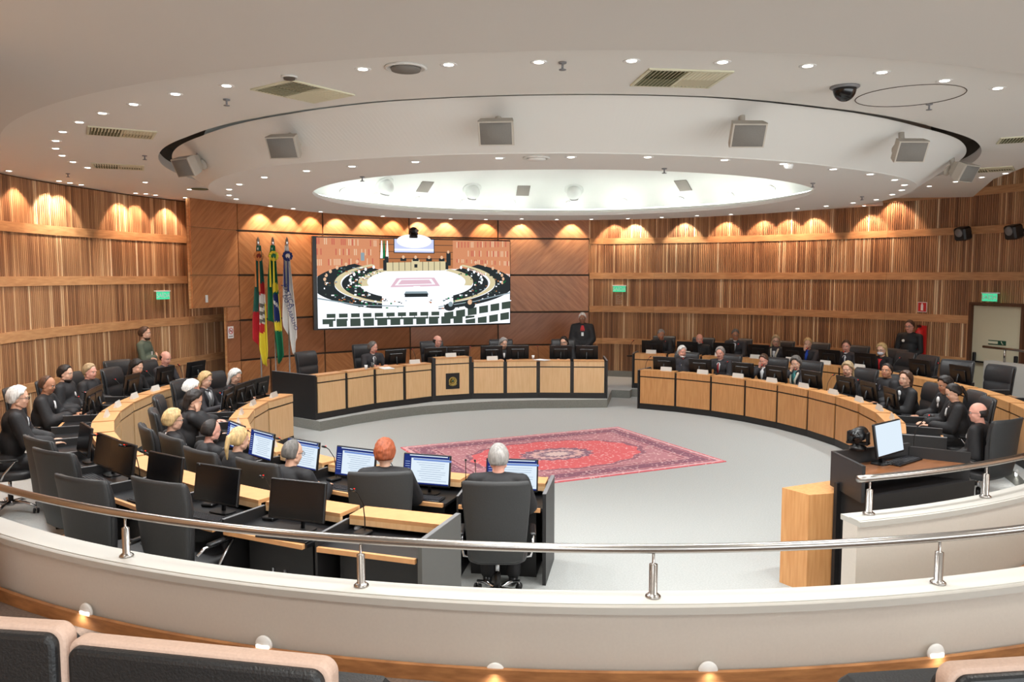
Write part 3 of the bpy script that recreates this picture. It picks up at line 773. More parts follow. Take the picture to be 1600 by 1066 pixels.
# ------------------------------------------------------------------ people
for n_,c_ in (('skin_light',(226,178,152)),('skin_pink',(232,170,150)),('skin_tan',(190,136,106)),('skin_brown',(150,104,80))): mat(n_,c_,.55,noise_amt=.05,scale=30)
mat('lips',(176,98,90),.5)
for n_,c_ in (('hair_white',(228,226,222)),('hair_grey',(158,154,150)),('hair_dark',(34,26,22)),('hair_brown',(84,58,42)),('hair_blond',(204,172,120)),('hair_ash',(176,152,116)),('hair_red',(164,84,50)),('hair_saltpepper',(108,104,100))): mat(n_,c_,.55,noise_amt=.35,scale=50,bump=.5,stretch=(1,1,.25))
mat('robe_black',(28,27,30),.7,noise_amt=.2,scale=25,bump=.15); mat('suit_charcoal',(52,50,54),.75,noise_amt=.1,scale=60); mat('suit_grey',(84,80,80),.75)
mat('uniform_black',(24,25,28),.7); mat('sweater_green',(88,98,84),.9,noise_amt=.15,scale=120,bump=.3); mat('cardigan_black',(30,28,30),.85,noise_amt=.2,scale=80,bump=.3)
mat('shirt_white',(236,236,238),.7); mat('shirt_blue',(160,180,226),.7); mat('shirt_royal',(40,80,190),.7); mat('blouse_teal',(70,150,150),.7); mat('tie_dark',(44,44,60),.6); mat('tie_red',(150,30,36),.6); mat('robe_red',(196,40,44),.6)
mat('eye_white',(235,235,232),.3); mat('eye_dark',(30,22,18),.3); mat('mask_white',(225,225,235),.8); mat('glasses_frame',(30,28,30),.3); mat('scarf_beige',(208,200,184),.8); mat('dress_red',(190,30,34),.7)
DG=None
def remesh(mb,voxel,smooth=3,name='m',factor=.5):
    me=mb.mesh(name,True); o=bpy.data.objects.new('tmp',me); COL.objects.link(o)
    r=o.modifiers.new('r','REMESH'); r.mode='VOXEL'; r.voxel_size=voxel; r.use_smooth_shade=True
    if smooth: s=o.modifiers.new('s','SMOOTH'); s.iterations=smooth; s.factor=factor
    dg=bpy.context.evaluated_depsgraph_get(); m2=bpy.data.meshes.new_from_object(o.evaluated_get(dg)); m2.name=name
    bpy.data.objects.remove(o); bpy.data.meshes.remove(me)
    m2.materials.clear()
    return m2
def mobj(me,name,parent,mats,M=None):
    for m in mats: me.materials.append(MATS[m])
    o=bpy.data.objects.new(name,me); COL.objects.link(o); o.parent=parent
    if M is not None: o.matrix_local=M
    return o
def cap(mb,p,q,r0,r1,n=12,M=None):
    """tapered limb with round ends"""
    p,q=Vector(p),Vector(q); d=(q-p); L=d.length; t=d/L
    pts=[];rs=[]
    for a in (-1,-.8,-.4): pts.append(p+t*r0*a); rs.append(r0*math.sqrt(max(1-a*a,.02)))
    for f in (0,.25,.5,.75,1): pts.append(p+d*f); rs.append(r0+(r1-r0)*f)
    for a in (.4,.8,1): pts.append(q+t*r1*a); rs.append(r1*math.sqrt(max(1-a*a,.02)))
    mb.tube(pts,rs,None,n,M=M)
def hand(mb,wrist,dirv,palm_n,side,curl=.5,s=1.0):
    """palm, four unequal fingers and a thumb leaving the side of the palm"""
    d=Vector(dirv).normalized(); n=Vector(palm_n); n=(n-d*n.dot(d)).normalized(); u=d.cross(n)*side   # u points to the thumb side
    w=Vector(wrist)
    F=lambda a,b,c: w+d*a*s+u*b*s+n*c*s
    for b in (-.028,-.010,.010,.028): cap(mb,F(.005,b*.7,0),F(.088,b,0),.015*s,.0125*s,8)
    for b,L in ((-.030,.058),(-.010,.074),(.011,.080),(.031,.070)):
        a1=curl*.5; a2=curl*1.3; L1=L*.52; L2=L*.48
        p0=F(.088,b,0); p1=p0+(d*math.cos(a1)+n*math.sin(a1))*L1*s; p2=p1+(d*math.cos(a2)+n*math.sin(a2))*L2*s
        cap(mb,p0,p1,.0095*s,.0088*s,8); cap(mb,p1,p2,.0088*s,.0075*s,8)
    t0=F(.022,.026,.004); t1=F(.058,.056,.014); t2=F(.086,.062,.022)
    cap(mb,t0,t1,.0135*s,.011*s,8); cap(mb,t1,t2,.0105*s,.009*s,8)
def headM(neck,hc,yaw,pitch,roll=0):
    return Matrix.Translation(hc)@Matrix.Rotation(yaw,4,'Z')@Matrix.Rotation(pitch,4,'X')@Matrix.Rotation(roll,4,'Y')
def head_shape(mb,M,fem=False,fat=1.0):
    k=.94 if fem else 1
    mb.ball((0,-.012,.028),(.077*fat,.096,.092),None,20,M,14)              # cranium
    mb.ball((0,.022,-.030),(.066*fat,.070,.088*k),None,18,M,12)            # face
    mb.ball((0,.048,-.088*k),(.036*fat,.034,.026),None,12,M,8)             # chin
    cap(mb,(-.05*fat,.0,-.062),(-.022,.05,-.088*k),.026,.02,10,M); cap(mb,(.05*fat,.0,-.062),(.022,.05,-.088*k),.026,.02,10,M)
    mb.ball((0,.080,-.022),(.013,.017,.013),None,10,M,8); cap(mb,(0,.074,.018),(0,.092,-.016),.008,.0115,8,M)   # nose
    for s in (-1,1):
        mb.ball((s*.076*fat,-.008,-.012),(.009,.019,.031),None,10,M,8)      # ear
        cap(mb,(s*.014,.082,.026),(s*.044,.072,.026),.008,.008,8,M)          # brow ridge
        mb.ball((s*.042*fat,.055,-.030),(.022,.022,.020),None,10,M,8)       # cheek
    mb.ball((0,.080,-.055),(.022,.010,.009),None,10,M,8)
def smooth01(a,b,x):
    t=min(1,max(0,(x-a)/(b-a))); return t*t*(3-2*t)
def hair_mesh(style,fem,seed=0):
    r=random.Random(seed)
    mb=MB()
    def cov(d):
        x,y,z=d
        if style=='bald': return smooth01(.42,.0,z)*smooth01(.38,-.1,y)*smooth01(-.85,-.5,z)
        if style=='receding': return smooth01(.10,-.1,y-max(0,z)*.28)*smooth01(-.75,-.5,z)
        front=z*1.0-y*1.5+.25
        c=smooth01(-.14,.10,front)*smooth01(-.78,-.52,z)
        if z>.35: c=max(c,smooth01(.72,.52,y))
        return c
    th={'short':.015,'bald':.006,'receding':.011,'curly':.036,'full':.024,'long':.022,'bob':.026,'ponytail':.013,'wavy':.030}[style]
    def fn(d):
        c=cov(d); nz=noise.noise(Vector(d)*(9 if style in('curly','wavy') else 5)+Vector((seed,0,0)))
        return (1+(th*(1+nz*.35))/.09)*c+(1-c)*.83
    mb.ball((0,-.014,.012),(.081,.100,.108),None,40,rings=30,fn=fn)
    S={'long':((.088,.05,-.02,-.20,.036),),'bob':((.080,.055,.0,-.10,.034),),'wavy':((.086,.055,-.01,-.15,.036),),'curly':((.078,.05,0,-.08,.034),),'full':()}.get(style,())
    for (w_,_,_,zb,rr) in S:
        for k in range(11):
            a=R_(18-18*0+ (k*14.4)+198-18) ; ax=w_*math.cos(a); ay=-.018+.088*math.sin(a)
            j=r.uniform(-.012,.012)
            cap(mb,(ax*.95,ay,.03),(ax*(1.05+r.uniform(-.06,.12)),ay-.006,zb+j),rr*.72,rr*.52,8)
    if style=='ponytail':
        cap(mb,(0,-.10,.03),(0,-.135,.02),.022,.026,10); cap(mb,(0,-.135,.02),(.01,-.15,-.09),.027,.024,10); cap(mb,(.01,-.15,-.09),(.015,-.13,-.20),.024,.010,10)
    if style=='bun': pass
    return remesh(mb,.0085,2,'hair')
FAR_HAND={}
def person(label,x,y,R,ang,z0,style='short',hair='hair_grey',skin='skin_light',outfit='robe',yaw=0,pitch=-8,pose='desk',fem=False,glasses=False,beard=None,shirt='shirt_white',tie=None,stand=False,face_dir=None,group=None,extra=(),near=False,pos=None,lean=None,mask=False,roll=0):
    v=pos or at_ring(x,y,R,ang); hz=v.z-z0; a=adeg(v)
    ln={'desk':.10,'lap':.02,'face':.13,'type':.12,'recline':-.05,'clasp':0,'crossed':0}[pose] if lean is None else lean
    if not stand: hz=min(max(hz,1.04),1.34)
    rz=R_(a+90) if face_dir is None else R_(face_dir-90)
    # the head centre must be at v: root sits behind it by the lean
    fx,fy=-math.sin(rz),math.cos(rz)
    hl=Vector((0,ln+.03,hz))
    root=thing('person',label,'person',(v.x-fx*hl.y,v.y-fy*hl.y,z0),rz,group)
    b=MB(); k=.93 if fem else 1
    nb=Vector((0,ln-.012,hz-.135)); sh=hz-.200 if not stand else hz-.212
    hip=.57 if not stand else .93*hz/1.66
    H=headM(nb,hl,R_(yaw),R_(pitch),R_(roll))
    cap(b,nb+Vector((0,-.01,-.05)),hl+Vector((0,-.018,-.06)),.058*k,.052*k,14)
    head_shape(b,H,fem)
    chest=Vector((0,ln*.75,sh-.10)); belly=Vector((0,ln*.3+.02,(sh+hip)/2-.03))
    b.ball(chest,(.165*k,.105,.16),None,18,rings=12); b.ball(belly,(.150*k,.115,.19),None,18,rings=12); b.ball((0,0,hip),(.17,.125,.12),None,18,rings=12)
    wr=[];SHW=.205*k
    for s in (-1,1):
        S=Vector((s*SHW,ln*.92,sh))
        if pose=='desk': E=Vector((s*.25,ln+.10,sh-.27)); Wp=Vector((s*.13,ln+.33,max(.765,sh-.34)))
        elif pose=='type': E=Vector((s*.26,ln+.13,sh-.25)); Wp=Vector((s*.17,ln+.37,.775))
        elif pose=='lap': E=Vector((s*.24,ln-.02,sh-.29)); Wp=Vector((s*.08,ln+.20,sh-.36))
        elif pose=='recline': E=Vector((s*.27,ln+.02,sh-.28)); Wp=Vector((s*.17,ln+.25,max(.70,sh-.30)))
        elif pose=='face': 
            E=Vector((s*.22,ln+.20,sh-.25)); Wp=Vector((s*.13,ln+.33,.765))
            if s==1: E=Vector((.17,ln+.26,sh-.20)); Wp=H@Vector((.060,.095,-.125))
        elif pose=='clasp': E=Vector((s*.25,ln+.03,sh-.30)); Wp=Vector((s*.05,ln+.20,sh-.50))
        elif pose=='crossed': E=Vector((s*.25,ln+.07,sh-.27)); Wp=Vector((-s*.03,ln+.21,sh-.25+s*.03))
        cap(b,S,E,.046*k,.038*k,12); cap(b,E,Wp,.038*k,.026*k,12); wr.append((s,E,Wp))
        b.ball(S,(.055,.052,.05),None,12)
        d=(Wp-E).normalized()
        if pose=='clasp': d=Vector((-s*.4,.1,-1)).normalized(); pn=Vector((-s,0,0)); cu=.7
        elif pose=='face' and s==1: d=(H.to_3x3()@Vector((-.25,-.15,1))).normalized(); pn=H.to_3x3()@Vector((-.5,-1,0)); cu=.9
        elif pose=='crossed': pn=Vector((0,-1,0)); cu=.9; d=Vector((-s,-.25,.1)).normalized()
        else: pn=Vector((0,0,-1)); d=Vector((d.x*.6-s*.1,d.y,0 if pose!='lap' else -.2)).normalized(); cu=.55
        # thumb side sign: thumbs point inwards
        uu=d.cross((pn-d*pn.dot(d)).normalized()); want=Vector((-s,0,.2)) if pose not in('face',) or s==-1 else Vector((0,0,0))-Vector((0,1,0))
        sd=1 if uu.dot(want)>=0 else -1
        hand(b,Wp+d*.01,d,pn,sd,cu,.95*k)
        if not stand:
            kn=Vector((s*.12,.44,.53)); an=Vector((s*.12,.40,.10)); hp=Vector((s*.09,0,hip-.02))
            cap(b,hp,kn,.082,.058,12); cap(b,kn,an,.054,.036,12); cap(b,an+Vector((0,-.03,-.05)),an+Vector((0,.15,-.06)),.036,.032,10)
        else:
            hp=Vector((s*.09,0,hip-.03)); kn=Vector((s*.10,.01,hip*.52)); an=Vector((s*.11,-.01,.09))
            cap(b,hp,kn,.080,.056,12); cap(b,kn,an,.052,.036,12); cap(b,an+Vector((0,-.03,-.045)),an+Vector((0,.15,-.05)),.036,.03,10)
    me=remesh(b,.0068 if near else .0085,2,'body')
    bo=mobj(me,'body',root,[skin,'lips','eye_white'])
    Hi=H.inverted()
    for p in me.polygons:
        q=Hi@p.center
        if q.y>.066 and abs(q.z+.056)<.0085 and abs(q.x)<.024: p.material_index=1
    # ---- clothing: one garment following torso, arms and legs
    c=MB(); g={'robe':.030,'suit':.018,'casual':.014,'uniform':.016,'dress':.012}[outfit]; gm={'robe':'robe_black','suit':'suit_charcoal','casual':'sweater_green','uniform':'uniform_black','dress':'cardigan_black'}[outfit]
    for e_ in extra:
        if e_.startswith('cloth:'): gm=e_[6:]
    c.ball(chest+Vector((0,0,.015)),(.165*k+g,.105+g,.165+g*.4),None,18,rings=12); c.ball(belly,(.150*k+g*1.2,.115+g,.20),None,18,rings=12); c.ball((0,0,hip),(.17+g,.125+g,.13),None,18,rings=12)
    for s,E,Wp in wr:
        S=Vector((s*SHW,ln*.92,sh)); cap(c,nb+Vector((s*.03,-.005,-.030)),S+Vector((0,0,.0)),.044+g*.5,.056+g*.6,12)
        cap(c,S,E,.048*k+g,.042*k+g*(1.5 if outfit=='robe' else .8),12); d=(Wp-E)
        cap(c,E,E+d*(.80 if outfit=='robe' else .88),.040*k+g*(1.5 if outfit=='robe' else .8),(.034 if outfit!='robe' else .05)*k+g*(1.2 if outfit=='robe' else .5),12)
        if outfit=='robe' and pose in('desk','type','lap','face','recline') :
            cap(c,E+d*.2+Vector((0,0,-.03)),E+d*.7+Vector((0,0,-.035)),.04,.045,10)
        if not stand:
            kn=Vector((s*.12,.44,.53)); an=Vector((s*.12,.40,.12)); hp=Vector((s*.09,0,hip-.02)); cap(c,hp,kn,.088+g*.4,.066+g*.5,12); cap(c,kn,an,.064+g*.3,.05+g*.6,12)
        else:
            hp=Vector((s*.09,0,hip-.03)); kn=Vector((s*.10,.01,hip*.52)); an=Vector((s*.11,-.01,.13)); cap(c,hp,kn,.09+g*.3,.066,12); cap(c,kn,an,.064,.054,12)
    if outfit=='robe' and stand:
        for zz in [i*.09 for i in range(int((sh-.45)/.09))]: pass
        c.loft([[Vector((math.cos(t)*(w_),ln*.5+math.sin(t)*d_,z)) for t in [2*math.pi*i/18 for i in range(18)]] for z,w_,d_ in ((.42,.27,.17),(.8,.26,.17),(1.1,.26,.165),(sh-.1,.24,.15),(sh+.02,.19,.10))],None)
    if outfit=='robe' and not stand:
        c.ball((0,.22,.58),(.22,.27,.07),None,16,rings=8)
    me=remesh(c,.013 if near else .016,3,'garment'); cl=mobj(me,{'robe':'robe','suit':'suit_jacket','casual':'sweater','uniform':'uniform','dress':'cardigan'}[outfit],root,[gm])
    if near:
        pass
    # ---- collar, shirt front, tie
    if outfit in('robe','suit','uniform') :
        f=MB(); n_=16
        col=[]
        for z,r in ((-.045,.072),(-.012,.064),(.004,.060),(.004,.055)):
            col.append([nb+Vector((math.cos(t)*r*k,math.sin(t)*r+.004,z+(-.012*max(0,math.sin(t))))) for t in [2*math.pi*i/n_ for i in range(n_)]])
        f.loft(col,shirt if outfit!='uniform' else 'uniform_black',True,False)
        if outfit!='uniform':
            top=nb+Vector((0,.058,-.018)); yb=chest.y+.105+g; wv=.05 if outfit=='suit' else .034; bot=Vector((0,yb+.012,sh-.21 if outfit=='suit' else sh-.13)); m1=Vector((0,(top.y+yb)/2+.03,sh-.03))
            sec=[]
            for c_,w_ in ((top,.035),(m1,wv),(Vector((0,yb+.010,sh-.10)),wv*.7),(bot,.006)):
                sec.append([c_+Vector((-w_,-.02,0)),c_+Vector((-w_*.5,.001,0)),c_+Vector((w_*.5,.001,0)),c_+Vector((w_,-.02,0)),c_+Vector((0,-.04,0))])
            f.loft(sec,shirt)
        so=f.obj('shirt_front' if outfit!='uniform' else 'collar',root)
        if tie:
            f=MB(); sec=[]
            for c_,w_ in ((top+Vector((0,.006,-.004)),.014),(top+Vector((0,.012,-.03)),.010),(m1+Vector((0,.012,0)),.017),(Vector((0,yb+.022,sh-.12)),.022),(bot+Vector((0,.008,0)),.016)):
                sec.append([c_+Vector((-w_,-.008,0)),c_+Vector((-w_,.002,0)),c_+Vector((w_,.002,0)),c_+Vector((w_,-.008,0))])
            f.loft(sec,tie); f.obj('tie',so)
    if outfit=='casual':
        f=MB(); f.lathe([(.066,-.03),(.062,.0),(.056,.004)],'sweater_green',16,(nb.x,nb.y+.003,nb.z-.01)); f.obj('collar',root)
    sh_=MB()
    for s in (-1,1):
        an=Vector((s*.12,.40,.10)) if not stand else Vector((s*.11,-.01,.09))
        cap(sh_,an+Vector((0,-.035,-.052)),an+Vector((0,.165,-.062)),.042,.036,10); cap(sh_,an+Vector((0,-.01,-.04)),an+Vector((0,-.01,.05)),.045,.045,10)
    sh_.v=[Vector((p.x,p.y,max(p.z,.002))) for p in sh_.v]; sh_.mats=['plastic_black']; sh_.obj('shoes',root)
    # ---- hair, eyes
    if style!='none':
        mobj(hair_mesh(style,fem,int(abs(x)*7+y)%97),'hair',root,[hair],H)
    e=MB()
    for s in (-1,1):
        e.ball((s*.030,.0755,.008),(.0125,.009,.0085),'eye_white',10,H,8); e.ball((s*.030,.0835,.008),(.0055,.003,.0055),'eye_dark',8,H,6)
    e.obj('eyes',root)
    e=MB()
    for s in (-1,1): e.tube([(s*.014,.093,.024),(s*.030,.093,.030),(s*.047,.079,.025)],[.003,.0042,.0025],hair if hair not in('hair_white','hair_blond') else 'hair_ash',6,M=H)
    e.obj('eyebrows',root)
    if glasses:
        e=MB()
        for s in (-1,1):
            e.tube([(s*.032+.022*math.cos(t),.098,.006+.017*math.sin(t)) for t in [2*math.pi*i/12 for i in range(13)]],.0022,'glasses_frame',6,M=H)
            e.tube([(s*.053,.094,.010),(s*.080,.045,.010),(s*.084,-.01,.004)],.0022,'glasses_frame',6,M=H)
        e.tube([(-.011,.099,.010),(.011,.099,.010)],.002,'glasses_frame',6,M=H); e.obj('glasses',root)
    if beard:
        bm_=MB(); bm_.ball((0,.030,-.075),(.062,.062,.05),None,16,H,10); q=remesh(bm_,.008,1,'beard'); 
        bm_=MB(); 
        bm_.ball((0,.036,-.088),(.060,.058,.042),None,20,rings=12,fn=lambda d:1 if d[2]<.35 else .8); mobj(bm_.mesh('beard',True),'beard',root,[],H).data.materials.append(MATS[beard])
    if mask:
        bm_=MB(); bm_.ball((0,.040,-.052),(.064,.062,.052),'mask_white',20,rings=12); mobj(bm_.mesh('face_mask',True),'face_mask',root,[],H)
    for e_ in extra:
        yb=chest.y+.105+g
        if e_=='badge': f=MB(); f.box((.0,yb+.02,sh-.17),(.055,.006,.085),'plastic_white'); f.obj('name_badge',root)
        if e_=='patch': f=MB(); f.lathe([(.03,0),(.03,.006),(.02,.01)],'plastic_white',12,M=Matrix.Translation((.08,yb-.012,sh-.09))@Matrix.Rotation(R_(-90),4,'X')); f.obj('badge_patch',root)
        if e_=='redcord': f=MB(); f.tube([nb+Vector((math.cos(t)*.074*k,math.sin(t)*.074+.004,-.02)) for t in [2*math.pi*i/16 for i in range(17)]],.012,'robe_red',8); f.obj('red_collar',root)
        if e_=='jabot': f=MB(); f.loft([[Vector((xx,yb+.005+.012*math.cos(xx*180),zz)) for xx in [w_*(i/6-.5) for i in range(7)]] for zz,w_ in ((sh+.04,.05),(sh-.03,.09),(sh-.10,.11))],'robe_red',False,False); f.obj('jabot',root)
        if e_ in('scarf','greyband'):
            f=MB()
            for s in (-1,1): f.tube([nb+Vector((s*.07,-.02,-.02)),Vector((s*.085,chest.y+.09,sh+.01)),Vector((s*.055,yb+.014,sh-.12)),Vector((s*.045,belly.y+.125+g,sh-.30))],[.018,.022,.02,.016],'scarf_beige' if e_=='scarf' else 'plastic_grey',8)
            f.obj('scarf',root)
        if e_=='lace': f=MB(); f.ball((0,yb+.0,sh-.02),(.05,.02,.05),'shirt_white',12); f.obj('lace_collar',root)
        if e_=='reddress': f=MB(); f.loft([[Vector((-w_,yb-.03,zz)),Vector((0,yb+.012,zz)),Vector((w_,yb-.03,zz)),Vector((0,yb-.06,zz))] for zz,w_ in ((sh+.02,.05),(sh-.1,.045),(sh-.2,.015))],'dress_red'); f.obj('red_blouse',root)
        if e_=='whitecollar': f=MB(); f.loft([[nb+Vector((math.cos(t)*r*k,math.sin(t)*r*.9-.0,z)) for t in [math.pi*.1+2*math.pi*.8*(i/14)+math.pi*.5 for i in range(15)]] for z,r in ((.0,.062),(-.03,.085),(-.055,.115),(-.062,.12))],'shirt_blue' if 0 else 'shirt_white',False,False); f.obj('wide_collar',root)
    return root,a,v
SEATED=[]
def seat(label,x,y,ring,ang,chair=True,R=None,hz=None,turn=None,**kw):
    if hz: kw['pos']=at(x,y,hz)
    R=R or {'RI':5.60,'LI':5.66,'RO':None,'LO':None,'P':5.9}[ring]
    if R is None: R=ROUT(ang)+(.80 if ring=='RO' else .93)
    z0=0 if ring in('RI','LI') else PZ
    t,a,v=person(label,x,y,R,ang,z0,group=None,**kw)
    if chair:
        # chair under the hips
        put_chair((t.location.x,t.location.y),z0,t.rotation_euler.z+R_(rnd.uniform(-6,6) if turn is None else turn),'black high-backed office chair of the '+short(label))
    SEATED.append((label,t)); return t
def short(l):
    w_=l.split(); return ' '.join(w_[:10])
D=dict
PEOPLE=[
# left outer row
('man with wavy white hair in black robe, nearest seated by the left wall',30,622,'LO',-178,D(style='full',hair='hair_white',glasses=True,pose='desk',yaw=-8,tie='tie_dark',near=True,fem=False)),
('brown-haired man with pale blue shirt collar bent over his papers',75,602,'LO',173,D(style='receding',hair='hair_brown',skin='skin_tan',extra=('whitecollar',),yaw=-10,pitch=-16,pose='desk')),
('dark-haired bearded man in black robe, third along the left wall',103,584,'LO',166,D(style='short',hair='hair_dark',beard='hair_dark',yaw=-10,pose='recline')),
('sandy grey-haired man in loose black robe with red cord, left wall row',141,581,'LO',159,D(style='short',hair='hair_ash',skin='skin_pink',extra=('redcord',),yaw=-12,pose='recline',fem=False)),
('dark long-haired woman in black cardigan reading on the left wall row',214,574,'LO',152,D(style='long',hair='hair_dark',outfit='dress',fem=True,pitch=-18,pose='desk',yaw=-8,hz=1.36)),
('bald man in dark suit and red tie writing, left wall row',259,560,'LO',145,D(style='bald',hair='hair_dark',skin='skin_pink',outfit='suit',tie='tie_red',pitch=-20,pose='desk',yaw=-12,hz=1.40)),
# left inner row, far to near
('grey-haired woman in dark robe at the flag end of the left inner ring',368,589,'LI',148,D(style='wavy',hair='hair_white',fem=True,pitch=-18,pose='desk',extra=('greyband',),yaw=-10)),
('short blonde woman in dark jacket with grey lapels, left inner ring',322,594,'LI',156,D(style='bob',hair='hair_blond',fem=True,pitch=-14,outfit='suit',extra=('greyband',),pose='desk',yaw=-10)),
('white-haired man half hidden behind the dark-haired woman',300,608,'LI',166,D(style='full',hair='hair_white',skin='skin_pink',pitch=-22,pose='desk',yaw=10,hz=1.25)),
('dark-haired woman resting her face on her hand, left inner ring',304,626,'LI',176,D(style='bob',hair='hair_dark',fem=True,pitch=-22,pose='face',yaw=-16,hz=1.25)),
('short-haired blonde woman in glasses in a high-backed chair',272,657,'LI',-166,D(style='full',hair='hair_blond',fem=True,glasses=True,pose='recline',yaw=-4,R=5.78)),
('balding dark-haired bearded man with white collar, left inner ring',331,674,'LI',-156,D(style='receding',hair='hair_dark',skin='skin_pink',beard='hair_dark',extra=('whitecollar',),pose='desk',pitch=-16,near=True,R=5.6)),
('woman with blonde ponytail in black robe and white shirt',375,687,'LI',-150,D(style='ponytail',hair='hair_blond',fem=True,extra=('whitecollar',),pose='desk',pitch=-10,near=True,R=5.72)),
('man with thinning grey hair and glasses facing a lit monitor',458,708,'LI',-142,D(style='receding',hair='hair_saltpepper',glasses=True,pose='desk',pitch=-14,yaw=-8,near=True,R=5.72)),
('red-haired woman in a high-backed chair before two lit monitors',602,708,'LI',-132,D(style='full',hair='hair_red',fem=True,glasses=True,pose='type',near=True,yaw=-6,R=5.62,face_dir=66)),
('grey cropped-hair man with red collar in the nearest chair',779,716,'LI',-123,D(style='short',hair='hair_grey',skin='skin_pink',extra=('redcord',),pose='type',near=True,R=5.68,face_dir=62)),
# presiding table
('man in grey suit and striped tie at the left of the presiding table',583,543,'P',109,D(style='short',hair='hair_saltpepper',skin='skin_pink',outfit='suit',tie='suit_grey',yaw=38,pose='desk')),
('bald man in glasses and blue shirt behind the crested table section',684,533,'P',94,D(style='bald',hair='hair_dark',skin='skin_pink',outfit='suit',shirt='shirt_blue',tie='tie_dark',glasses=True,yaw=42,pose='desk')),
('woman with smooth silver hair behind two dark monitors',787,537,'P',81,D(style='bob',hair='hair_grey',fem=True,yaw=20,pitch=-14,pose='desk')),
('young woman with long dark hair and glasses at the presiding table',881,535,'P',68,D(style='long',hair='hair_dark',fem=True,glasses=True,yaw=-18,pose='desk')),
# right outer row
('grey-haired man in robe and blue shirt at the far end of the right outer row',1033,523,'RO',44,D(style='short',hair='hair_grey',shirt='shirt_blue',pitch=-16,yaw=30,pose='desk',skin='skin_tan')),
('bald bearded man in a black robe, right outer row',1093,530,'RO',36,D(style='bald',hair='hair_grey',beard='hair_grey',skin='skin_pink',yaw=20,pose='recline')),
('grey-haired man in glasses with striped tie, right outer row',1149,523,'RO',29,D(style='short',hair='hair_saltpepper',glasses=True,skin='skin_tan',tie='suit_grey',outfit='suit',yaw=24,pitch=-16,pose='desk')),
('woman with long ash-blonde hair and beige scarf, right outer row',1212,533,'RO',22,D(style='long',hair='hair_ash',fem=True,glasses=True,outfit='suit',extra=('scarf',),yaw=30,pose='lap')),
('fair-haired man in royal blue shirt with hand at his mouth',1262,537,'RO',15,D(style='short',hair='hair_blond',shirt='shirt_royal',tie='shirt_royal',outfit='suit',yaw=24,pitch=-14,pose='face')),
('dark-haired man in dark suit and white shirt, right outer row',1322,541,'RO',8,D(style='short',hair='hair_brown',skin='skin_pink',outfit='suit',tie='tie_dark',yaw=26,pitch=-12,pose='desk')),
('blonde woman in white face mask and red top, right outer row',1377,547,'RO',1,D(style='wavy',hair='hair_blond',fem=True,glasses=True,mask=True,outfit='dress',extra=('reddress',),yaw=14,pose='desk')),
# right inner row
('white-haired bearded man in beige waistcoat looking left, right inner row',1066,550,'RI',37,D(style='full',hair='hair_white',skin='skin_pink',beard='hair_white',outfit='suit',tie='tie_dark',shirt='scarf_beige',yaw=48,pose='recline')),
('grey-haired moustached man in open dark jacket and white shirt',1125,552,'RI',28,D(style='full',hair='hair_grey',skin='skin_pink',outfit='suit',tie='tie_red',yaw=10,pose='desk')),
('brown-haired man resting his face on his hand, right inner row',1193,563,'RI',16,D(style='short',hair='hair_brown',skin='skin_pink',outfit='suit',pitch=-22,yaw=10,pose='face')),
('curly grey-haired woman with chin on hand and teal cuffs',1243,568,'RI',8,D(style='curly',hair='hair_saltpepper',fem=True,outfit='suit',shirt='blouse_teal',extra=('scarf',),yaw=20,pitch=-14,pose='face')),
('blonde wavy-haired woman in black shawl, right inner row',1324,577,'RI',-6,D(style='wavy',hair='hair_ash',fem=True,outfit='dress',yaw=30,pitch=-12,pose='desk')),
('dark-haired man with white shirt looking up to the left, right inner row',1385,580,'RI',-14,D(style='short',hair='hair_dark',skin='skin_tan',yaw=36,pitch=6,pose='recline',tie='tie_dark',hz=1.25)),
('woman with brown shoulder-length hair and white neck bow',1414,593,'RI',-22,D(style='bob',hair='hair_brown',fem=True,extra=('lace',),yaw=30,pitch=4,pose='desk',hz=1.23)),
('dark-haired man mostly hidden behind the woman with tied-back hair',1476,602,'RI',-32,D(style='full',hair='hair_dark',skin='skin_tan',yaw=20,pitch=-14,pose='desk',extra=('lace',),hz=1.25)),
('dark-haired woman with tied-back hair writing, right inner row',1489,614,'RI',-40,D(style='ponytail',hair='hair_dark',fem=True,pitch=-26,yaw=10,pose='desk',extra=('whitecollar',),hz=1.22)),
('bald man in glasses seated behind the lectern',1527,645,'RI',-54,D(style='bald',hair='hair_dark',skin='skin_pink',glasses=True,yaw=24,pitch=-8,pose='lap',face_dir=112,turn=-20)),
]
for L_,x,y,ring,ang,kw in PEOPLE[:NPEOPLE]:
    seat(L_,x,y,ring,ang,**kw)
# standing people
person('standing man in long black robe with red jabot, hands clasped beside the presiding table',910,497,6.75,57,PZ,style='short',hair='hair_white',skin='skin_brown',outfit='robe',pose='clasp',stand=True,extra=('badge','jabot'),pitch=-14,yaw=-4,face_dir=-118)
person('guard in black uniform and glasses standing before the right wall',1421,510,8.6,3,PZ,style='short',hair='hair_brown',skin='skin_pink',outfit='uniform',pose='clasp',stand=True,extra=('patch',),glasses=True,face_dir=-165)
person('bearded man in grey-green sweater standing with folded arms by the left wall',227,521,7.9,138,PZ,style='short',hair='hair_brown',skin='skin_light',outfit='casual',beard='hair_brown',pose='crossed',stand=True,extra=('badge',),face_dir=-20,pitch=-4)
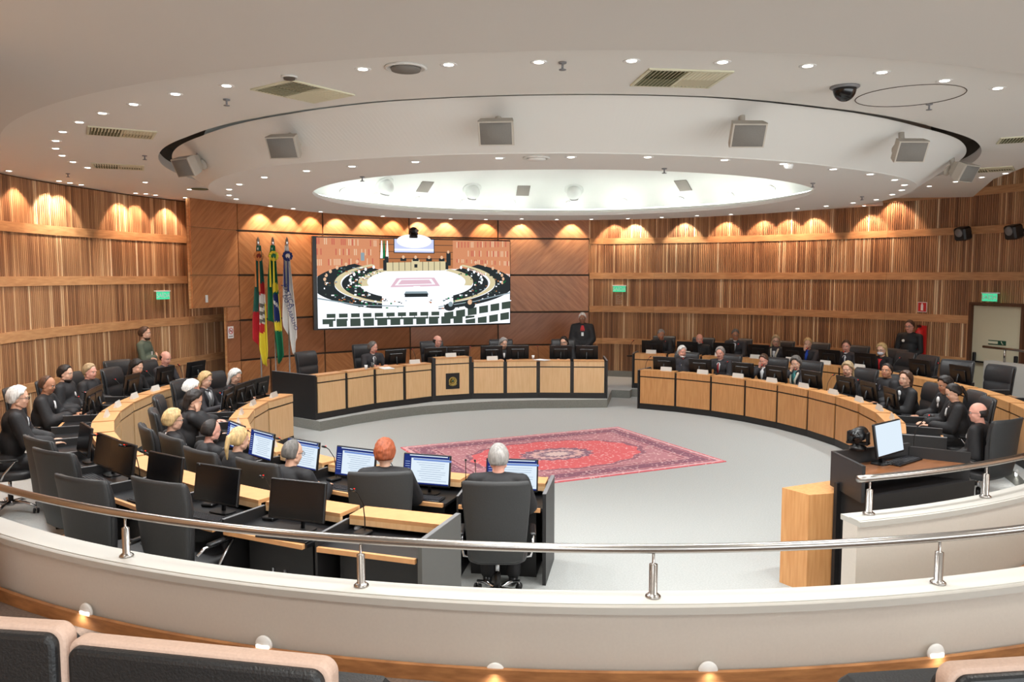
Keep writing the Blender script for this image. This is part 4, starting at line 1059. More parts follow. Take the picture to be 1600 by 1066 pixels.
# empty chairs: (x, y of the top of the back, ring radius, angle, floor, label)
for x,y,R,a,z0,turn,l in ((52,668,7.35,-172,PZ,8,'second from the near left wall person'),(72,690,7.45,-163,PZ,12,'turned sideways behind the steel rail, third from the left edge'),(117,740,7.78,-152,PZ,6,'behind the steel rail with a keyboard before it'),(243,752,7.55,-143,PZ,0,'nearest to the viewer in the left outer row'),(176,568,7.98,152,PZ,-14,'between the sandy-haired man and the reading woman'),(477,556,5.85,124,PZ,4,'at the flag end of the presiding table'),
    (1414,546,7.75,-4,PZ,-12,'in front of the security guard'),(1450,552,7.6,-9,PZ,-8,'right of the security guard'),(1512,562,7.5,-18,PZ,30,'turned sideways before the emergency door'),(1571,564,7.6,-24,PZ,10,'in front of the white parapet end')):
    v=at_ring(x,y+6,R,a); a_=adeg(v); q=pol(R-.34,a_)
    put_chair((q.x,q.y),z0,R_(a_+90+turn),'empty black office chair '+l,'empty office chairs')
# ------------------------------------------------------------------ ceilings
ZP=4.36; ZR=4.02
RGAP=[(-175,5.62),(-164,5.60),(-149,5.68),(-134,5.77),(-120,5.74),(-106,5.72),(-92,5.60),(-75,5.53),(-62,5.6),(-20,5.7),(40,5.7),(120,5.7)]
RRO=[(179,5.11),(-158,5.14),(-139,4.97),(-120,4.84),(-101,4.76),(-79,4.74),(-49,5.0),(-16,5.12),(20,4.75),(50,4.58),(80,4.62),(110,4.86),(140,5.02)]
RHO=[(175,3.73),(-158,3.78),(-137,3.75),(-119,3.66),(-98,3.64),(-74,3.66),(-49,3.74),(-12,3.5),(32,3.25),(72,3.12),(116,3.36),(152,3.6)]
def PO(a):
    a=a%360
    if a>180: a-=360
    if -173<=a<=-62: return 7.45
    if -62<a<2.8:
        P_=[(3.4,-6.5),(4.5,-5.0),(5.32,-3.84),(6.24,-2.78),(8.67,-.72),(7.0,.35)]
        c,s=math.cos(R_(a)),math.sin(R_(a))
        for (x0,y0),(x1,y1) in zip(P_,P_[1:]):
            den=c*(y1-y0)-s*(x1-x0); f=(s*x0-c*y0)/den if den else -1
            if 0<=f<=1: return math.hypot(x0+(x1-x0)*f,y0+(y1-y0)*f)
        return 7.0
    if 2.8<=a<9: return 7.0
    return 9.3
n=720; A_=[-180+360*i/n for i in range(n+1)]
def sheet(inn,out,z,m,z1=None):
    o=MB(); vs=[];fs=[]
    for a in A_:
        for R,zz in ((inn(a),z),(out(a),z),(out(a),z+(z1 or .12)),(inn(a),z+(z1 or .12))): vs.append(pol(R,a,zz))
    for i in range(n):
        for k in range(4): fs.append((4*i+k,4*i+(k+1)%4,4*i+4+(k+1)%4,4*i+4+k))
    o.add(vs,fs,m); return o
struct('ceiling_outer',sheet(lambda a:ring_interp(RGAP,a)+.06,PO,ZP,'ceiling_paint'))
o=MB(); vs=[];fs=[]                      # sloping band and lower ring with the rim of the opening
prof=lambda a:((ring_interp(RGAP,a)-.10,ZP+.028),(ring_interp(RRO,a),ZR+.01),(ring_interp(RRO,a)-.01,ZR),(ring_interp(RHO,a),ZR),(ring_interp(RHO,a),ZR+.05),(ring_interp(RHO,a)+.25,ZR+.12))
for a in A_: vs+= [pol(R,a,z) for R,z in prof(a)]
for i in range(n):
    for k in range(5): fs.append((6*i+k,6*i+k+1,6*i+7+k,6*i+6+k))
o.add(vs,fs,'ceiling_paint'); struct('ceiling_ring',o)
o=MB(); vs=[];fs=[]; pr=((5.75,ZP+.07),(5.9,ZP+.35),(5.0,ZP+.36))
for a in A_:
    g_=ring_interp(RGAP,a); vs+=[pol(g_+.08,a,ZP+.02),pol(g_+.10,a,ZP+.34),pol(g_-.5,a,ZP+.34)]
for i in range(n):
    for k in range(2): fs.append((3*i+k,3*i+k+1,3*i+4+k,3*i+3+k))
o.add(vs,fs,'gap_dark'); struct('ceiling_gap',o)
o=MB(); vs=[];fs=[]; dome=((4.35,ZR+.16),(4.2,ZR+.35),(3.85,ZR+.62),(3.3,ZR+.86),(2.5,ZR+1.02),(1.4,ZR+1.10),(.01,ZR+1.12)); nd=len(dome)
for a in A_: vs+=[pol(R,a,z) for R,z in dome]
for i in range(n):
    for k in range(nd-1): fs.append((nd*i+k,nd*i+k+1,nd*i+nd+k+1,nd*i+nd+k))
o.add(vs,fs,'dome_paint',True); struct('ceiling_dome',o)
# lowered front ceiling over the gallery
o=MB(); ai=arcpts(7.32,187,298,1.5); ao=arcpts(18,187,298,1.5); 
for i in range(len(ai)-1):
    q=[ai[i],ao[i],ao[i+1],ai[i+1]]; o.prism(q,ZP-.06,ZP-.001,'ceiling_front')
struct('ceiling_gallery',o)
o=MB(); o.box((0,-3.5,5.36),(26,27,.1),'ceiling_paint'); struct('ceiling_upper',o)
# ------------------------------------------------------------------ lamps
def spot(loc,energy,size,rot=(0,0,0),col=(.975,1,1),blend=.5,rad=.05,name='lamp_light',parent=None):
    l=bpy.data.lights.new(name,'SPOT'); l.energy=energy; l.spot_size=R_(size); l.spot_blend=blend; l.shadow_soft_size=rad; l.color=col
    q=bpy.data.objects.new(name,l); COL.objects.link(q); q.location=loc; q.rotation_euler=rot
    return q
def make_downlight():
    t=thing('downlight','x','downlight')
    o=MB(); o.lathe([(.038,-.001),(.058,-.006),(.062,-.001),(.062,.0)],'plastic_white',20); o.obj('trim_ring',t)
    o=MB(); o.lathe([(.001,-.004),(.034,-.004),(.034,.0)],'downlight_glow',16); o.obj('lamp_face',t)
    return t
DL=make_downlight()
def downlight(v,label,group,e,size=130,blend=.7,col=(.975,1,1)):
    t=spawn(DL,label,v,0,group); spot((v.x,v.y,v.z-.03),e,size,blend=blend,col=col)
P1L=[(87,232),(87,220),(98,206),(124,191),(160,177),(209,163),(274,147),(354,134),(450,120),(567,108),(701,101),(842,97),(987,95),(1129,97),(1262,103),(1378,113),(1476,126),(1559,138)]
for i,(x,y) in enumerate(P1L): 
    if (x,y)==(450,120): continue
    downlight(at(x,y,ZP),f'small lit recessed downlight, {ordw(i)} along the outer arc starting from the left wall','outer arc downlights',E_DOWN)
EX=[(97,243),(114,253),(137,262),(227,285),(296,296),(1571,271),(1534,277),(1493,284),(1452,291)]
for i,(x,y) in enumerate(EX): downlight(at(x,y,ZP),f'small lit recessed downlight in the flat ceiling by the {"left" if x<800 else "right"} wall, {ordw(i if x<800 else i-5)} of its run','rear ceiling downlights',E_DOWN)
RL=[(358,305),(358,296),(374,288),(413,277),(479,267),(550,260),(649,253),(780,247),(892,245.5),(1012,245.5),(1132,250),(1224,256),(1306,264),(1363,272),(1398,281),(1413,289),(1409,297),(1394,304),(1369,312),(1333,317),(1291,322),(1246,326),(1142,335),(1089,337),(1034,339.5),(981,341.5),(924,342.5),(870,343),(815,342),(759,343),(704,342),(652,341),(598,338),(501,331),(458,326),(422,322),(369,311)]
def clampR(v,lo,hi):
    a=adeg(v); R=math.hypot(v.x,v.y); R=min(max(R,ring_interp(lo,a)+.12),ring_interp(hi,a)-.12); return pol(R,a,v.z)
for i,(x,y) in enumerate(RL): downlight(clampR(at(x,y,ZR),RHO,RRO),f'small lit downlight in the lower ceiling ring, {ordw(i)} running from the left end','lower ring downlights',E_RING)
# wall washers: visible ones on the left, the rest along the walls
WW=[(5,267),(90,283),(103,286),(117,289),(212,302),(228,303),(243,305),(289,309)]
for i,(x,y) in enumerate(WW):
    v=at(x,y,ZP-.001); a=adeg(v); R=math.hypot(v.x,v.y); v=pol(min(R,RW(a)-.28),a,ZP)
    t=spawn(DL,f'wall-washing downlight close to the left slatted wall, {ordw(i)} from the left edge',v,0,'wall washing downlights')
def washer(a,off,z,e,col,size=86,tilt=22,R=None):
    RR=R if R is not None else RW(a)-off; v=pol(RR,a,z)
    d=Vector((math.cos(R_(a)),math.sin(R_(a)),0))*math.tan(R_(tilt))+Vector((0,0,-1)); q=d.to_track_quat('-Z','Y').to_euler()
    spot(v,e,size,q,col,.35,.03)
WARM=(1,.66,.46); WHITE=(1,.88,.72)
for a,c in ((170,WARM),(165,WARM),(157.5,WARM),(152.0,WHITE),(150,WHITE),(139.5,WARM),(136.5,WARM),(131,WARM),(176,WARM),(184,WARM),(192,WARM)): washer(a,.34,ZP-.04,E_WASH*(1.0 if c is WARM else 1.25),c)
k=0
for a,c in ((52,WARM),(48.5,WHITE),(40,WHITE),(33,WARM),(27,WARM),(23,WARM),(19,WARM),(10.5,WARM),(7,WARM),(-26,WHITE)):
    v=pol(RW(a)-.34,a,ZP if a>9 else 5.3)
    t=spawn(DL,f'wall-washing downlight close to the right slatted wall, {ordw(k)} from the panelled wall',pol(RW(a)-.34,a,ZP if a>9 else 5.305),0,'wall washing downlights'); k+=1
    washer(a,.34,(ZP if a>9 else 4.6)-.04,E_WASH*(1.15 if c is WARM else 1.35),c)
k=0
for (p,q),fs_ in zip(SEG,((.2,.75),(.15,.6,.9),(.2,.5,.85),(.15,.45,.75))):
    t_=(q-p).normalized(); nn=Vector((t_.y,-t_.x,0)); 
    if (-(p+q)/2).dot(nn)<0: nn=-nn
    for f in fs_:
        v=p.lerp(q,f)+nn*.32+Vector((0,0,ZP)); spawn(DL,f'wall-washing downlight above the dark panelled wall, {ordw(k)} from the right',v,0,'wall washing downlights'); k+=1
        d=-nn*math.tan(R_(20))+Vector((0,0,-1)); spot(v-Vector((0,0,.04)),E_WASH*1.1,86,d.to_track_quat('-Z','Y').to_euler(),WHITE if k%3 else WARM,.35,.03)
# dome: hidden cove strip behind the ring rim, small bright lamps and ball cameras
o=MB(); vs=[];fs=[]
for a in A_:
    r0=ring_interp(RHO,a)+.32
    for R,z in ((r0,ZR+.13),(r0+.07,ZR+.13),(r0+.07,ZR+.15),(r0,ZR+.15)): vs.append(pol(R,a,z))
for i in range(n):
    for k in range(4): fs.append((4*i+k,4*i+(k+1)%4,4*i+4+(k+1)%4,4*i+4+k))
o.add(vs,fs,'cove_glow'); c=o.obj('cove_light'); tag(c,'white light strip hidden behind the rim of the round ceiling opening','cove light')
def dome_pt(x,y):
    r=ray(x,y); d=Vector(r).normalized(); p=Vector((CAMX,CAMY,EYE)); prev=None
    for i in range(4000):
        q=p+d*(i*.008)
        R=math.hypot(q.x,q.y)
        zz=interp(sorted([(a_,b_) for a_,b_ in dome]),R)
        if q.z>ZR+.14 and R<4.3 and q.z>=zz-.0: 
            return q,R
    return q,R
def dome_nrm(q):
    R=math.hypot(q.x,q.y); pts=sorted([(a_,b_) for a_,b_ in dome]); z0=interp(pts,max(R-.1,0)); z1=interp(pts,R+.1)
    s=(z1-z0)/.2; return Vector((s*q.x/R,s*q.y/R,-1)).normalized()
DS=[(534.5,297),(586,305),(652.5,311),(724,315),(799.5,315.5),(889,317.5),(975,313.5),(1064,311),(1142,303.5),(1207,293)]
def place_on(o,q,nrm,up=Vector((0,0,1))):
    x=up.cross(nrm).normalized(); y=nrm.cross(x); o.matrix_basis=Matrix(((x.x,y.x,nrm.x,q.x),(x.y,y.y,nrm.y,q.y),(x.z,y.z,nrm.z,q.z),(0,0,0,1)))
for i,(x,y) in enumerate(DS):
    q,R=dome_pt(x,y); nr=dome_nrm(q)
    t=thing('dome_spotlight',f'small bright round lamp on the white dome, {ordw(i)} from the left','spotlight',q,0,'dome lamps')
    o=MB(); o.lathe([(.07,0),(.07,.02),(.055,.03)],'plastic_white',16); o.obj('lamp_ring',t); o=MB(); o.lathe([(.001,.032),(.055,.032),(.055,.02)],'dome_lamp_glow',16); o.obj('lamp_face',t)
    place_on(t,q,nr); spot(q+nr*.08,E_DOME,120,(0,0,0),(1,.98,.95),.8,.06)
for i,(x,y) in enumerate(((600,287),(737,295),(897,296))):
    q,R=dome_pt(x,y); nr=dome_nrm(q); 
    t=thing('ball_projector',f'white ball-shaped spotlight housing on the dome, {["left","middle","right"][i]} of three','spotlight',q,0,'white ball housings')
    o=MB(); o.lathe([(.19,0),(.19,.02),(.16,.03)],'dome_paint',24); o.obj('flange',t)
    o=MB(); o.ball((0,0,.09),(.145,.145,.15),'dome_paint',24,rings=16); o.obj('ball',t)
    o=MB(); M=Matrix.Translation((0,0,.09))@Matrix.Rotation(R_(55),4,'X'); o.lathe([(.001,.13),(.075,.134),(.085,.142),(.09,.12)],'plastic_grey',18,M=M); o.obj('lens_opening',t)
    place_on(t,q,nr)
for i,(x,y,s) in enumerate(((664,291,.0),(817.5,297,0),(1067.5,289,0))):
    q,R=dome_pt(x,y); nr=dome_nrm(q); o=MB(); o.box((0,0,.01),(.26,.30,.02),'speaker_grille'); t=o.obj('wall_speaker'); place_on(t,q,nr); tag(t,f'flat grey rectangular speaker grille on the white dome, {["left","middle","right"][i]} of three','speaker','dome speaker grilles')
# gallery ceiling panels out of view: first follows a pale patch, rest added fill 
for i,(a,R) in enumerate(((239.8,8.75),(215,9.6),(262,9.6),(239,11.6),(285,9.5))):
    v=pol(R,a,ZP-.061); t=thing('gallery_fill_panel',f'unseen flat panel adding fill light in the gallery ceiling, {ordw(i)} from the rail','ceiling light',v,R_(a),'gallery fill panels')
    o=MB(); o.box((0,0,-.006),(.66,1.26,.012),'plastic_white'); o.obj('frame',t); o=MB(); o.box((0,0,-.0125),(.6,1.2,.004),'fill_panel_glow'); o.obj('diffuser',t)
    l=bpy.data.lights.new('panel_fill_light','AREA'); l.shape='RECTANGLE'; l.size=.6; l.size_y=1.2; l.energy=E_FILL; l.color=(1,.96,.9)
    q=bpy.data.objects.new('panel_fill_light',l); COL.objects.link(q); q.location=v-Vector((0,0,.03)); q.rotation_euler=(0,0,R_(a))
# ------------------------------------------------------------------ ceiling equipment
def vent(cx,cy,rz,label,w=.62,h=.5):
    v=at(cx,cy,ZP); t=thing('air_vent',label,'air vent',v,rz,'ceiling air vents')
    o=MB()
    for s in (-1,1): o.box((s*w/2,0,-.006),(.025,h,.012),'louvre'); o.box((0,s*h/2,-.006),(w+.025,.025,.012),'louvre')
    o.box((0,0,-.006),(.02,h,.012),'louvre'); o.obj('frame',t)
    o=MB(); o.box((0,0,-.0015),(w-.02,h-.02,.002),'louvre_dark'); o.obj('duct_opening',t)
    for s in (-1,1):
        o=MB()
        for k in range(9):
            M=Matrix.Translation((s*w/4+(k-4)*.031,s*h*.12*0,-.007))@Matrix.Rotation(R_(38*s),4,'Y'); o.box((0,0,0),(.024,h*.92,.003),'louvre',M)
        o.obj('louvre_blades',t)
        o=MB(); o.box((s*w/4,-s*h*.24,-.010),(w/2-.03,h*.46,.004),'louvre' if s>0 else 'louvre_dark'); o.obj('damper_plate',t)
vent(1063,122,R_(-18),'large square air vent with slanted louvres in the near ceiling right of centre')
vent(474,143,R_(28),'square air vent in the ceiling above the left speaker, dark louvres')
vent(190,207,R_(4),'louvred air vent at the left of the ceiling near the outer lights')
vent(185,260,R_(0),'small louvred air vent in the ceiling before the left wall')
vent(1603,217,R_(-50),'louvred air vent cut by the right edge of the picture',.5,.4)
vent(1543,265,R_(-60),'long louvred air vent before the right wall corner')
def disc(x,y,z,r,label,name='round_diffuser',inner='speaker_grille'):
    v=at(x,y,z); t=thing(name,label,'air diffuser',v)
    o=MB(); o.lathe([(r,0),(r*1.04,-.008),(r*.9,-.016),(r*.86,-.004)],'ceiling_paint',24); o.obj('ring',t); o=MB(); o.lathe([(.001,-.03),(r*.7,-.026),(r*.74,-.01)],inner,24); o.obj('dish',t)
disc(634,105,ZP,.15,'round grey dish diffuser in the near ceiling left of centre'); disc(838,246,ZR,.13,'round cream dish diffuser in the lower ring above the screen side','round_diffuser','ceiling_paint')
disc(312,294,ZP,.2,'round slatted diffuser near the panel wall on the left',inner='louvre_dark'); disc(452,119,ZP,.06,'small dark unlit round fitting on the outer ceiling arc',inner='gap_dark')
v=at(1320,135,ZP); t=thing('dome_camera','black glossy dome security camera hanging from the near ceiling on the right','security camera',v)
o=MB(); o.lathe([(.11,0),(.115,-.01),(.1,-.02)],'plastic_grey',20); o.obj('mount',t); o=MB(); o.ball((0,0,-.02),(.09,.09,.10),'screen_off',20,rings=14,fn=lambda d:1 if d[2]<.1 else .9); o.obj('dome_cover',t)
v=at(1421,150,ZP); o=MB()
cir=[(.42*math.cos(2*math.pi*k/40),.42*math.sin(2*math.pi*k/40),0) for k in range(41)]; o.tube(cir,.004,'gap_dark',5); t=o.obj('access_hatch'); t.location=v-Vector((0,0,.002)); tag(t,'round access hatch outlined in the near ceiling beside the dome camera','access hatch')
o=MB(); v=at(1232,257,ZR); o.lathe([(.05,0),(.05,-.02),(.04,-.045),(.001,-.05)],'plastic_white',16); t=o.obj('smoke_detector'); t.location=v; tag(t,'white smoke detector in the lower ceiling ring at right','smoke detector')
SPR=[(354,155,ZP,'left near'),(879,97,ZP,'centre near'),(1452,162,ZP,'right beside the round hatch'),(226,243,ZP,'left before the panels'),(566,276,ZR,'lower ring, left'),(1038,263,ZR,'lower ring, centre'),(1270,286,ZR,'lower ring, right'),(1347,307,ZR,'lower ring, far right'),(1502,275,ZP,'right wall side'),(106,271,ZP,'above the left wall')]
for x,y,z,l in SPR:
    v=at(x,y,z); o=MB(); o.lathe([(.03,0),(.028,-.01),(.008,-.012),(.008,-.045),(.026,-.05),(.026,-.055),(.001,-.055)],'plastic_grey',10); t=o.obj('fire_sprinkler'); t.location=v-Vector((0,0,.001)); tag(t,'small hanging fire sprinkler in the ceiling, '+l,'sprinkler','ceiling sprinklers')
# loudspeakers on the sloping band
def gable_speaker(x,y,label,turn=0):
    v=at_radius(x,y,5.36,False) if True else None
    a=adeg(v); s=1
    t=thing('loudspeaker',label,'loudspeaker',pol(5.36,a,4.15),R_(a-90+turn),'cream loudspeakers on the ceiling band')
    # local +Y points outwards from the ring
    M=Matrix.Translation((0,.14,-.02))@Matrix.Rotation(R_(-28),4,'X')@Matrix.Scale(.82,4)
    o=MB(); secs=[]
    for yy,w_,h_ in ((-.14,.09,.08),(-.02,.17,.125),(.10,.19,.135),(.12,.185,.13)): secs.append([(-w_,yy,-h_),(w_,yy,-h_),(w_,yy,h_),(-w_,yy,h_)])
    o.loft(secs,'speaker_case',smooth=False,M=M); b=o.obj('cabinet',t)
    o=MB(); L=[]
    for k in range(7):
        xx=-.168+.336*k/6; L.append([(xx,.121,-.118),(xx,.121+.035*(1-(xx/.17)**2)+.0,-.118+.02),(xx,.121+.045*(1-(xx/.17)**2),0),(xx,.121+.035*(1-(xx/.17)**2),.118-.02),(xx,.121,.118)])
    o.loft(L,'speaker_grille',False,False,M=M); o.obj('grille',b)
    o=MB(); o.tube([(0,.08,-.02),(0,.02,.04),(0,0,.165)],.03,'speaker_case',8); o.lathe([(.07,-.02),(.07,.0),(.03,.02)],'speaker_case',12,M=Matrix.Translation((0,-.03,0))@Matrix.Rotation(R_(-90-30),4,'X')); o.obj('wall_mount',t)
    return t
for i,(x,y,tn) in enumerate(((312,262,22),(457,231,22),(779,213,4),(1158,216,-14),(1407,240,-36),(1488,262,-30))):
    gable_speaker(x,y,f'cream box loudspeaker on the sloping ceiling band, {ordw(i)} of six from the left',tn)
# small camera on the ceiling at the left edge, spotlights on the right wall
v=at(22,276,ZP); t=thing('security_camera','small white and black camera at the ceiling edge above the left wall','security camera',v,R_(-60))
o=MB(); o.box((0,0,-.03),(.05,.12,.05),'plastic_white',bev=.01); o.obj('body',t); o=MB(); o.box((0,-.07,-.05),(.06,.04,.07),'plastic_black',bev=.01); o.obj('lens',t)
for x,y,l,R in ((1511,363,'black box wall speaker under the upper plank right of the ceiling corner',9.0),(1592,360,'black box wall speaker at the right edge of the picture',8.9)):
    v=at_radius(x,y,R,True); t=thing('wall_speaker',l,'speaker',v,R_(adeg(v)+90),'black wall boxes')
    o=MB(); o.box((0,.12,0),(.26,.22,.26),'plastic_black',Matrix.Rotation(R_(-14),4,'X'),bev=.03); o.box((0,-.06,0),(.1,.2,.06),'plastic_black'); o.obj('case',t)
    o=MB(); o.lathe([(.001,.02),(.07,.02),(.09,.0)],'plastic_grey',16,M=Matrix.Translation((0,.23,-.02))@Matrix.Rotation(R_(-104),4,'X')); o.obj('cone',t)
# ------------------------------------------------------------------ rug
def rug_material():
    m=bpy.data.materials.new('rug_pile'); m.use_nodes=True; nt=m.node_tree; b=nt.nodes['Principled BSDF']; L=nt.links
    tc=nt.nodes.new('ShaderNodeTexCoord'); sp=nt.nodes.new('ShaderNodeSeparateXYZ'); L.new(tc.outputs['Object'],sp.inputs[0])
    def mth(op,a,b_=None,c=None):
        q=nt.nodes.new('ShaderNodeMath'); q.operation=op
        for i,v in enumerate((a,b_,c)):
            if v is None: continue
            if isinstance(v,(int,float)): q.inputs[i].default_value=v
            else: L.new(v,q.inputs[i])
        return q.outputs[0]
    X,Y=sp.outputs[0],sp.outputs[1]; ax=mth('ABSOLUTE',X); ay=mth('ABSOLUTE',Y)
    nz=nt.nodes.new('ShaderNodeTexNoise'); nz.inputs['Scale'].default_value=9; nz.inputs['Detail'].default_value=6; L.new(tc.outputs['Object'],nz.inputs[0])
    wob=mth('MULTIPLY',mth('SUBTRACT',nz.outputs[0],.5),.10)
    e=mth('ADD',mth('MINIMUM',mth('SUBTRACT',2.12,ax),mth('SUBTRACT',1.54,ay)),mth('MULTIPLY',wob,.35))
    def ramp(inp,els,mode='CONSTANT'):
        r=nt.nodes.new('ShaderNodeValToRGB'); r.color_ramp.interpolation=mode
        while len(r.color_ramp.elements)<len(els): r.color_ramp.elements.new(.5)
        for i,(p,c) in enumerate(els): r.color_ramp.elements[i].position=p; r.color_ramp.elements[i].color=(*lin(c),1)
        L.new(inp,r.inputs[0]); return r.outputs[0]
    border=ramp(e,[(0,(214,96,104)),(.025,(214,164,168)),(.09,(150,96,112)),(.13,(186,120,128)),(.17,(138,88,106)),(.38,(188,130,138)),(.43,(150,84,98)),(.47,(196,146,150))])
    el=mth('ADD',mth('SQRT',mth('ADD',mth('POWER',mth('DIVIDE',ax,1.62),2),mth('POWER',mth('DIVIDE',ay,1.06),2))),mth('MULTIPLY',mth('SINE',mth('MULTIPLY',mth('ARCTAN2',mth('MULTIPLY',Y,1.5),X),16)),.022))
    field=ramp(mth('MULTIPLY',el,.5),[(0,(226,200,196)),(.06,(150,118,134)),(.10,(222,180,176)),(.14,(142,104,124)),(.185,(224,104,108)),(.44,(150,96,112)),(.47,(188,128,136))])
    mk=mth('GREATER_THAN',e,.5)
    mx=nt.nodes.new('ShaderNodeMix'); mx.data_type='RGBA'; L.new(mk,mx.inputs[0]); L.new(border,mx.inputs[6]); L.new(field,mx.inputs[7])
    vo=nt.nodes.new('ShaderNodeTexVoronoi'); vo.inputs['Scale'].default_value=15; L.new(tc.outputs['Object'],vo.inputs[0])
    n2=nt.nodes.new('ShaderNodeTexNoise'); n2.inputs['Scale'].default_value=26; n2.inputs['Detail'].default_value=4; L.new(tc.outputs['Object'],n2.inputs[0])
    fl=ramp(mth('ADD',mth('MULTIPLY',vo.outputs['Distance'],.5),mth('MULTIPLY',n2.outputs[0],.75)),[(.0,(236,210,206)),(.42,(236,210,206)),(.5,(255,255,255))],'LINEAR')
    amt=mth('LESS_THAN',mth('ADD',mth('MULTIPLY',vo.outputs['Distance'],.5),mth('MULTIPLY',n2.outputs[0],.75)),.50)
    m2=nt.nodes.new('ShaderNodeMix'); m2.data_type='RGBA'; L.new(mth('MULTIPLY',amt,.62),m2.inputs[0]); L.new(mx.outputs[2],m2.inputs[6]); m2.inputs[7].default_value=(*lin((240,206,202)),1)
    L.new(m2.outputs[2],b.inputs['Base Color']); b.inputs['Roughness'].default_value=.95
    MATS['rug_pile']=m
rug_material()
o=MB(); o.box((0,0,.006),(4.24,3.08,.012),'rug_pile'); r=o.obj('rug'); tag(r,'red and mauve oriental rug with central medallion in the open floor','rug')
# ------------------------------------------------------------------ lectern
t=thing('lectern','black lectern with brown top and oak-clad front facing the presiding table','lectern',(.25,-6.05,0))
o=MB(); o.prism([(-.64,-5.58),(-.60,-5.87),(-.37,-5.92),(.87,-5.92),(1.10,-5.87),(1.14,-5.58)],0,.90,'oak_warm'); o.obj('oak_front',t)
o=MB(); o.prism([(-.30,-5.93),(.80,-5.93),(1.02,-6.30),(-.36,-6.30)],0,.96,'black_laminate'); o.prism([(-.36,-5.925),(.86,-5.925),(.86,-5.96),(-.36,-5.96)],0,1.0,'black_laminate'); o.obj('body',t)
o=MB(); o.prism([(-.26,-5.82),(.68,-5.86),(.96,-6.26),(-.40,-6.26)],1.08,1.115,'walnut_top'); o.obj('worktop',t)
def wallseg(mb,p,q,z0,z1,th,m):
    p=Vector((*p,0));q=Vector((*q,0));d=(q-p).normalized();nn=Vector((-d.y,d.x,0))*th/2
    mb.prism([((p-nn).x,(p-nn).y),((q-nn).x,(q-nn).y),((q+nn).x,(q+nn).y),((p+nn).x,(p+nn).y)],z0,z1,m)
o=MB(); wallseg(o,(-.25,-5.80),(-.46,-6.33),.93,1.25,.03,'black_laminate'); o.obj('side_panel',t)
o=MB(); wallseg(o,(.69,-5.85),(.97,-6.28),.5,1.22,.03,'black_laminate'); o.obj('side_panel',t)
o=MB(); wallseg(o,(-.26,-5.80),(.70,-5.84),.93,1.25,.03,'black_laminate'); o.obj('front_screen',t)
world_kids(t)
def plain_monitor():
    t=make_monitor(False); 
    for c in t.children_recursive:
        if c.name.startswith('screen'):
            c.data.materials.clear(); c.data.materials.append(MATS['scr_white'])
    return t
PM=plain_monitor(); v=at(1386,726,1.115); spawn(PM,'lit computer screen with a blank white page on the lectern',(v.x,v.y,1.115),R_(14),None)
v=at(1411,722,1.115); q=Vector((v.x,v.y,1.115)); spawn(KEYB,'black keyboard on the brown top of the lectern',q,R_(14),'keyboards on the desks')
v=at(1459,715,1.115); mouse(v,.3,'black computer mouse at the right of the lectern top')
v=at(1432,707,1.115); 
t=spawn(MIC,'low microphone base with red light on the lectern behind the keyboard',(v.x,v.y,1.115),R_(30),'gooseneck microphones')
v=at(1338,703,1.25); t=thing('video_camera','black swivelling video camera on the front left corner of the lectern','camera',(v.x+.02,v.y,1.25),R_(115))
o=MB(); o.lathe([(.075,0),(.075,.03),(.05,.045),(.05,.06)],'plastic_black',18); o.obj('base',t)
o=MB(); 
for s in (-1,1): o.box((s*.085,0,.11),(.02,.07,.12),'plastic_black',bev=.006)
o.box((0,0,.065),(.19,.08,.02),'plastic_black'); o.obj('yoke',t)
o=MB(); o.tube([(0,-.10,.14),(0,.10,.14)],.066,'plastic_black',18); b=o.obj('camera_body',t); o=MB(); o.tube([(0,.10,.14),(0,.115,.14)],.045,'screen_off',16); o.obj('lens',b)
# ------------------------------------------------------------------ video wall
dL,dR=18.0,20.2
TL_=at_depth(488,370,dL); TR_=at_depth(797.5,374.5,dR); BL_=at_depth(490,517,dL); BR_=at_depth(797.5,506,dR)
zt=(TL_.z+TR_.z)/2; zb=(BL_.z+BR_.z)/2
p0=Vector((TL_.x,TL_.y,0)); p1=Vector((TR_.x,TR_.y,0)); ex=(p1-p0); TW=ex.length; ex.normalize(); TH=zt-zb
nn=Vector((ex.y,-ex.x,0)); nn=nn if nn.dot(-p0)>0 else -nn
SM=Matrix(((ex.x,0,nn.x,p0.x),(ex.y,0,nn.y,p0.y),(0,1,0,zb),(0,0,0,1)))   # x along, y up, z towards the room
t=thing('video_wall','large wall-mounted screen showing a live wide view of the courtroom','screen',(0,0,0)); t.matrix_basis=SM
o=MB(); o.box((TW/2,TH/2,-.06),(TW,TH,.12),'plastic_black'); o.box((.04,TH/2,.003),(.085,TH,.01),'plastic_black'); h=o.obj('cabinet',t)
o=MB(); o.box((TW*.3,TH*.5,-.35),(.2,TH*.7,.5),'plastic_black'); o.box((TW*.7,TH*.5,-.35),(.2,TH*.7,.5),'plastic_black'); o.obj('wall_bracket',t)
for n_,c_,e_ in (('tv_wall',(222,150,110),1.0),('tv_wall2',(240,196,160),1.0),('tv_wall3',(206,110,92),1.0),('tv_floor',(244,248,255),1.25),('tv_panel',(196,128,84),.9),('tv_desk',(226,212,170),1.0),('tv_dark',(58,64,66),.7),('tv_seat',(78,92,84),.8),('tv_rug',(226,190,204),1.1),('tv_white',(250,252,255),1.3),('tv_green',(30,130,80),.9),('tv_blue',(196,204,244),1.2),('tv_grey',(150,168,176),1.0)): lamp_mat(n_,c_,e_*.5)
TM=MB(); lay=[0]
x0,x1_=.085,TW-.02; y0,y1=.035,TH-.03
def uv(u,v): return (x0+(x1_-x0)*u, y1-(y1-y0)*v)
def poly(pts,m):
    lay[0]+=1; z=.010+lay[0]*.00004; TM.add([(*uv(*p),z) for p in pts],[tuple(range(len(pts)))],m)
